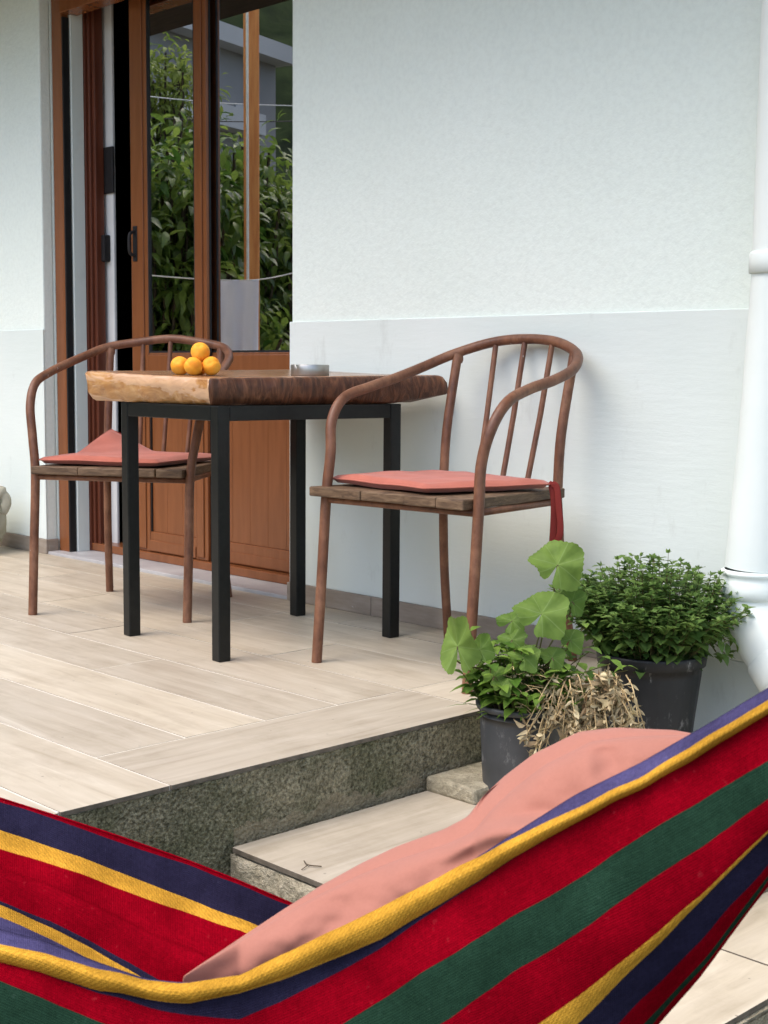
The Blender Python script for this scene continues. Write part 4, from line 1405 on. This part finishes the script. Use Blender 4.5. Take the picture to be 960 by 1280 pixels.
# gathered ends outside the frame
def gather(col, target, steps):
    out = []
    pts = [p for p, c in col]
    cen_ = sum(pts, Vector()) / len(pts)
    for k in range(1, steps + 1):
        t = k / steps
        e = t * t * (3 - 2 * t) * 0.5 + t * 0.5
        c0 = cen_.lerp(target, t)
        out.append([(c0 + (p - cen_) * (1 - e) * (1 - 0.06 * (i % 2)) + rv() * 0.0, c) for i, (p, c) in enumerate(col)])
    return out
def trend(i0, i1):
    a = sum((p for p, c in allc[i0]), Vector()) / nr; b = sum((p for p, c in allc[i1]), Vector()) / nr
    return b, (b - a).normalized()
cR, tR = trend(-12, -1); cL, tL = trend(12, 0)
endR = cR + tR * 0.42; endL = cL + tL * 0.75 + Vector((0, 0, 0.18))
allc = gather(allc[0], endL, 26)[::-1] + allc + gather(allc[-1], endR, 16)
# rows: subdivide each stripe across with a smooth curve, colours stay on their stripe
SUB = 4
m = MB()
mats = ['h_red', 'h_navy', 'h_green', 'h_yellow', 'h_purple']
G_, colid = [], []
for col in allc:
    pts = [p for p, c in col]
    G_.append(cr(pts, SUB))
cl = [c for p, c in allc[0]]
for k in range(nr - 1):
    # a row's colour tag names the stripe that follows it
    nm = {0: 'h_purple'}.get(k)
    colid += [None] * SUB
names = [c for _, c in allc[0]]
stripe = []
for k in range(nr - 1):
    if k == 0: s_ = 'h_purple'
    elif k <= 3: s_ = 'h_yellow'
    else: s_ = names[k]
    stripe += [s_] * SUB
# arc-length based UV
ncol, nrow = len(G_), len(G_[0])
uv = []
mid = nrow // 3
ua = 0
for i in range(ncol):
    if i:
        ua += (G_[i][mid] - G_[i - 1][mid]).length
    va = 0; row = []
    for j in range(nrow):
        if j:
            va += (G_[i][j] - G_[i][j - 1]).length
        row.append((ua, va))
    uv.append(row)
GG = []
for i in range(ncol):
    GG.append([p + Vector((0, 0, 1)) * (0.0012 * 2.2 * nz(uv[i][j][0] * 5, uv[i][j][1] * 38) + 0.0018 * nz(uv[i][j][0] * 26, uv[i][j][1] * 7, 3) if 2 < j < nrow - 3 else 0) for j, p in enumerate(G_[i])])
m.grid(GG, mi=lambda i, j: mats.index(stripe[j]), uv=uv)
hb = thing('hammock', 'striped red, green, navy and mustard cloth hammock hung in the foreground', 'hammock', at(235, 1400, 1.6))
HO = Vector(hb.location)
def hp_(m, n, mt, **k):
    o = m.build(n, mt, None, **k); return under(o, hb)
hp_(m, 'cloth', mats, solid=0.0022)
upR = (endR - cR).normalized() + Vector((0, 0, 0.12)); upL = (endL - cL).normalized() + Vector((0, 0, 0.10))
eR2 = endR + upR * 1.1; eL2 = endL + upL * 1.3
for e, e2 in ((endR, eR2), (endL, eL2)):
    m = MB(); m.tube(cr([e.lerp(e2, -0.05), e.lerp(e2, 0.5) - Vector((0, 0, 0.03)), e2], 6), 0.008, 8)
    hp_(m, 'rope', 'rope')
for q, lab in ((eR2, 'brown wooden post holding the right end of the hammock'), (eL2, 'brown wooden post holding the left end of the hammock')):
    m = MB(); m.tube([(q.x, q.y, ZG), (q.x, q.y, q.z + 0.4)], 0.06, 20)
    tag(m.build('post', 'post', None, origin=(q.x, q.y, ZG)), lab, 'post')

# pillow lying along the inside of the hammock
PT = itp([(228, 1222), (250, 1207), (300, 1176), (350, 1146), (400, 1118), (450, 1094), (500, 1074), (560, 1055), (592, 1040), (615, 1012), (640, 988), (680, 957), (740, 927), (790, 921), (850, 919), (900, 925)])
PX = [228 + 5 * i for i in range(137)]
m = MB()
ring_n = 64
PL = itp([(560, 1058), (592, 1043), (615, 1035), (640, 1031), (690, 1029), (740, 1032), (800, 1040), (910, 1060)])
P = []
sms = lambda t: (lambda q: q * q * (3 - 2 * q))(min(1, max(0, t)))
ga = lambda t: math.exp(-t * t)
NV = 34
ax_d = Vector((c_f.x, c_f.y, 0)).normalized()
for x in PX:
    d0 = float(np.interp(x, [228, 300, 480, 640, 850, 910], [1.475, 1.565, 1.60, 1.56, 1.50, 1.47]))
    full = float(np.interp(x, [228, 250, 300, 400, 480, 640, 780, 870, 908], [0.004, 0.012, 0.03, 0.055, 0.07, 0.085, 0.08, 0.05, 0.01]))
    y0 = PT(x); y1 = max(OUT[0](x) + 55, y0 + 12)
    if x < 300:
        y1 = y0 + 12 + (y1 - y0 - 12) * sms((x - 228) / 72)
    fr, bk = [], []
    for k in range(NV + 1):
        v = (k / NV) ** 1.5
        y = y0 + (y1 - y0) * v
        u = min(1.0, (y - y0) / 95.0)
        d = d0 - full * math.sqrt(max(0, 1 - (1 - u) ** 2)) 
        amp = min(1, (x - 228) / 120) * sms(u * 5)
        # the taller lobe sits back behind the lower roll
        S = sms((PL(x) - y + 3) / 16) * sms((x - 585) / 70)
        d += 0.042 * S
        d -= 0.018 * ga((y - PL(x) - 9) / 12) * sms((x - 540) / 50)
        # crease running down from the crown, and soft hollows on the long roll
        xc = 752 + (y - 930) * 0.42
        d += amp * (0.011 * ga((x - xc) / 20) - 0.009 * ga((x - xc + 36) / 28)) * sms(u * 7)
        d += amp * 0.005 * ga(((x - 432) + 0.9 * (y - 1130)) / 34) * ga((y - 1138) / 30)
        d += amp * 0.005 * ga(((x - 556) + 0.7 * (y - 1095)) / 38) * ga((y - 1100) / 28)
        d += amp * 0.005 * ga(((x - 330) + 1.6 * (y - 1190)) / 20)
        d -= amp * 0.010 * ga(((x - 372) + 1.5 * (y - 1165)) / 24)
        d -= amp * 0.010 * ga(((x - 492) + 0.8 * (y - 1110)) / 30)
        d += amp * (0.009 * nz(x * 0.016 + y * 0.011, y * 0.020, 3) + 0.003 * nz(x * 0.05, y * 0.06, 8))
        p = at(x, y, d)
        fr.append(p)
        bk.append(p + ax_d * (2.0 * full * math.sqrt(max(0, 1 - (1 - u) ** 2)) + 0.002 + 0.03 * u * min(1, (x - 228) / 100)))
    P.append(fr[::-1] + bk)
ring_n = 2 * (NV + 1)
m.grid(P, closed=True)
n0 = len(P)
m.face(list(range(ring_n))[::-1]); m.face([(n0 - 1) * ring_n + k for k in range(ring_n)])
o = m.build('pillow', 'pillow', None, origin=at(560, 1150, 1.55), subsurf=1, fixn=True)
tag(o, 'long salmon pink pillow lying inside the striped hammock', 'pillow')

# ------------------------------------------------------------------ bag at the left edge
def lumpy(name, cpos, rx, ry, rz, mat, seed, lab, cat, square=0.75):
    bm = bmesh.new()
    bmesh.ops.create_icosphere(bm, subdivisions=5, radius=1)
    for v in bm.verts:
        x, y, z = v.co
        f = lambda t: math.copysign(abs(t) ** square, t)
        n1 = 1 + 0.10 * nz(x * 1.6 + seed, y * 1.6, z * 1.6) + 0.05 * nz(x * 4, y * 4 + seed, z * 4 * 1.5)
        zz = f(z)
        v.co = Vector((f(x) * rx * n1, f(y) * ry * n1, max(zz * n1, -1.0) * rz))
    me = bpy.data.meshes.new(name); bm.to_mesh(me); bm.free()
    for p in me.polygons: p.use_smooth = True
    me.materials.append(MAT[mat])
    o = bpy.data.objects.new(name, me); COL.objects.link(o); o.location = cpos
    return o
bx = on_z(-44, 690, 0.0)
o = lumpy('canvas_bag', (bx.x, bx.y, 0.135), 0.16, 0.16, 0.137, 'bag', 3, '', '')
tag(o, 'slumped sage green canvas bag on the terrace floor at the left edge', 'bag')
m = MB()
e_ = Vector((bx.x, bx.y, 0.24)) + c_r * 0.17
m.tube(cr([e_ - c_r * 0.10, e_ - c_r * 0.04 + Vector((0, 0, 0.012)), e_ + Vector((0, 0, 0.004)), e_ + c_r * 0.012 - Vector((0, 0, 0.03)), e_ - c_r * 0.01 - Vector((0, 0, 0.075))], 6), [0.03] * 6 + [0.034] * 6 + [0.022] * 12 + [0.012], 12, squash=0.6)
ear = m.build('flap', 'bag', None)
under(ear, o)
bx2 = on_z(-52, 668, 0.0)
o = lumpy('cushion', (bx2.x + 0.02, bx2.y, 0.43), 0.17, 0.07, 0.115, 'bag2', 9, '', '')
tag(o, 'rounded olive cushion on top of the canvas bag at the left edge', 'cushion')

# ------------------------------------------------------------------ garden and neighbours (seen in the door glass)
q = refl(316, 300, 9.2)
m = MB()
m.box(-0.05, 0.05, -0.05, 0.05, ZG, 4.4, M=Matrix.Translation((q.x, q.y, 0)) @ Matrix.Rotation(0.7, 4, 'Z'))
tag(m.build('porch_post', 'post', None, origin=(q.x, q.y, ZG), bevel=0.006), 'tall varnished wooden post in the garden, mirrored in the glass beside the towel', 'post')
m = MB()
qs = q + Vector((0.06, 0.02, 0))
qc = refl(311, 300, 9.0)
m.tube([(qc.x, qc.y, ZG), (qc.x, qc.y, 4.4)], 0.009, 8)
tag(m.build('cord', 'rope', None, origin=(qc.x, qc.y, 0)), 'thin white cord hanging beside the varnished wooden post in the glass reflection', 'cord')
# clothesline with a towel
pA, pB = refl(150, 338, 8.5), refl(430, 322, 8.5)
tw0, tw1 = refl(262, 350, 8.3), refl(325, 350, 8.3)
m = MB()
m.tube(cr([pA, refl(200, 345, 8.45), tw0 + Vector((0, 0, 0.002)), tw0.lerp(tw1, .5) - Vector((0, 0, 0.003)), tw1 + Vector((0, 0, 0.002)), refl(365, 342, 8.4), pB], 6), 0.004, 6)
o = m.build('clothesline', 'rope', None)
tag(o, 'white clothesline strung across the garden, mirrored in the door glass', 'clothesline')
for pp_, lab in ((pA, 'thin steel pole at the left end of the mirrored clothesline'), (pB, 'thin steel pole at the right end of the mirrored clothesline')):
    m = MB(); m.tube([(pp_.x, pp_.y, 0 if pp_.y > 0.2 else ZG), (pp_.x, pp_.y, pp_.z + 0.03)], 0.012, 8)
    tag(m.build('line_pole', 'iron', None, origin=(pp_.x, pp_.y, 0)), lab, 'pole')
m = MB()
dirx = (tw1 - tw0); L = dirx.length; dirx.normalize(); nrm = Vector((-dirx.y, dirx.x, 0))
rowsP = []
for i in range(31):
    row = []
    for j in range(33):
        u = j / 32; v = i / 30
        fold = 0.030 * math.sin(u * 15 + 0.8 * v) * (0.25 + 0.75 * v) + 0.01 * nz(u * 4, v * 3)
        row.append(tw0 + dirx * (L * (u * (1 - 0.04 * v) + 0.02 * v)) + nrm * fold - Vector((0, 0, 0.45 * v)))
    rowsP.append(row)
m.grid(rowsP)
o = m.build('towel', 'towel', None, origin=tw0, solid=0.004)
tag(o, 'white towel hanging from the clothesline, mirrored in the door glass', 'towel')

def garden_tree(name, lab, cat, c, rad, n, L, mat, zbase=ZG, group='garden trees and shrubs mirrored in the glass', droop=0.3, wid=0.45):
    base_ = Vector((c.x, c.y, zbase))
    t = thing(name, lab, cat, base_, 0, group)
    def gp(m, nn, mt):
        o = m.build(nn, mt, None); return under(o, t)
    ms = MB()
    topc = c + Vector((0, 0, rad[2] * 0.3))
    ms.tube(cr([base_, base_.lerp(c, 0.5) + Vector((0.06, 0.03, 0)), topc], 6), [0.07 - 0.045 * k / 12 for k in range(13)], 8)
    m = MB()
    ncl = max(12, n // 28)
    for k in range(ncl):
        d = rv(); q_ = random.random() ** 0.45
        cc = c + Vector((d.x * rad[0], d.y * rad[1], d.z * rad[2])) * q_
        if cc.z < zbase + 0.1:
            cc.z = zbase + random.uniform(0.1, 0.5)
        ms.tube(cr([base_.lerp(topc, random.uniform(0.4, 0.95)), base_.lerp(cc, 0.75) + Vector((0, 0, 0.1)), cc], 4), 0.012, 5)
        tone = random.gauss(0.42, 0.22)
        for i in range(28):
            p = cc + rv() * random.uniform(0.02, 0.26)
            d2 = (p - cc).normalized() * 0.9 + rv() * 0.5 - Vector((0, 0, droop))
            ll = L * random.uniform(0.7, 1.25)
            leaf_geo(m, p, d2, Vector((0, 0, 1)) + rv() * 0.4, ll, ll * wid, min(1, max(0, tone + random.gauss(0, 0.16))), 0.3, 0.45)
    gp(m, 'crown', mat); gp(ms, 'trunk', 'bark')
    return t
garden_tree('leafy_shrub', 'glossy drooping-leaved shrub left of the leaf mullion in the glass reflection', 'shrub', refl(208, 320, 9.8), (0.62, 0.62, 0.85), 4200, 0.115, 'leaf_garden')
garden_tree('leafy_shrub', 'bright bushy shrub above the towel in the glass reflection', 'shrub', refl(285, 300, 10.6), (0.55, 0.55, 0.80), 3800, 0.105, 'leaf_garden')
garden_tree('leafy_shrub', 'dim shrub right of the towel in the glass reflection', 'shrub', refl(358, 350, 11.2), (0.65, 0.65, 0.80), 3200, 0.10, 'leaf_garden')
garden_tree('leafy_shrub', 'low dense shrub under the towel level in the glass reflection', 'shrub', refl(250, 450, 10.2), (0.9, 0.9, 0.5), 3000, 0.10, 'leaf_garden')
garden_tree('leafy_tree', 'tall yellow-green tree left of the grey building in the glass reflection', 'tree', refl(196, 140, 15), (0.62, 0.62, 1.05), 3600, 0.10, 'leaf_garden_pale', droop=0.2, wid=0.4)

# neighbouring building
nb0, nb1 = refl(120, 120, 21.0), refl(345, 120, 25.0)
ng = Vector((nb0.x, nb0.y, ZG)); nd = (nb1 - nb0); nd.z = 0; NL = nd.length; nd.normalize()
nbk = Vector((-nd.y, nd.x, 0))
if nbk.dot(Vector((0, 3.26, 0)) - nb0) > 0:
    nbk = -nbk
NM = Matrix((nd, nbk, Vector((0, 0, 1)))).transposed().to_4x4(); NM.translation = ng
nb = thing('neighbour_building', 'grey two-storey building with pale roof slab behind the trees in the glass reflection', 'building', ng)
def np_(m, n, mt, par=None, **k):
    o = m.build(n, mt, None, **k); return under(o, par or nb)
Hn = refl(345, 66, 25.0).z - ZG
m = MB(); m.box(0, NL, 0, 5, 0, Hn - 0.25, M=NM); np_(m, 'wall', 'neighbour_wall')
m = MB(); m.box(-0.4, NL + 0.12, -0.35, 5.2, Hn - 0.246, Hn + 0.05, M=NM); np_(m, 'roof', 'neighbour_trim')
zf = refl(300, 120, 23).z - ZG
m = MB(); m.box(-0.4, NL - 0.8, -0.35, -0.004, zf - 0.45, zf - 0.1, M=NM); np_(m, 'balcony', 'neighbour_trim')
for (a, b_, z0, z1) in ((0.32, 0.42, 0.62, 0.78), (0.56, 0.62, 0.64, 0.86), (0.74, 0.80, 0.64, 0.84), (0.60, 0.72, 0.20, 0.42)):
    m = MB(); m.box(NL * a, NL * b_, -0.03, -0.003, Hn * z0, Hn * z1, M=NM); f = np_(m, 'window', 'neighbour_trim')
    m = MB(); m.box(NL * a + 0.1, NL * b_ - 0.1, -0.04, -0.0305, Hn * z0 + 0.1, Hn * z1 - 0.1, M=NM); np_(m, 'pane', 'window_dark', f)
# overhead cables
for (y0, y1, d0, d1, lab) in ((112, 134, 14, 16, 'upper thin cable crossing in front of the grey building in the reflection'), (150, 148, 14, 16, 'lower thin cable crossing in front of the grey building in the reflection')):
    a, b_ = refl(-100, y0 - 30, d0 - 2), refl(500, y1, d1 + 1)
    m = MB(); m.tube(cr([a, a.lerp(b_, 0.5) - Vector((0, 0, 0.12)), b_], 10), 0.006, 5)
    tag(m.build('overhead_cable', 'rope' if y0 < 130 else 'black', None), lab, 'cable', 'overhead cables mirrored in the glass')
# wooded hill beyond
m = MB()
hc = refl(300, 200, 60)
hd = Vector((hc.x, hc.y - 3, 0)).normalized()
hs = Vector((-hd.y, hd.x, 0))
P = []
for i in range(50):
    row = []
    for j in range(90):
        r_ = 34 + i * 3.0; s_ = (j - 44.5) * 3.2
        z = -2 + (i * 3.0) * 0.62 * (1 + 0.18 * nz(s_ * 0.02, 4)) + 2.6 * nz(s_ * 0.22, i * 0.7) + 1.6 * nz(s_ * 0.6, i * 1.7)
        p = hd * r_ + hs * s_
        row.append((p.x, p.y, z if i else ZG - 3))
    P.append(row)
m.grid(P)
struct(m.build('hill', 'hill'))
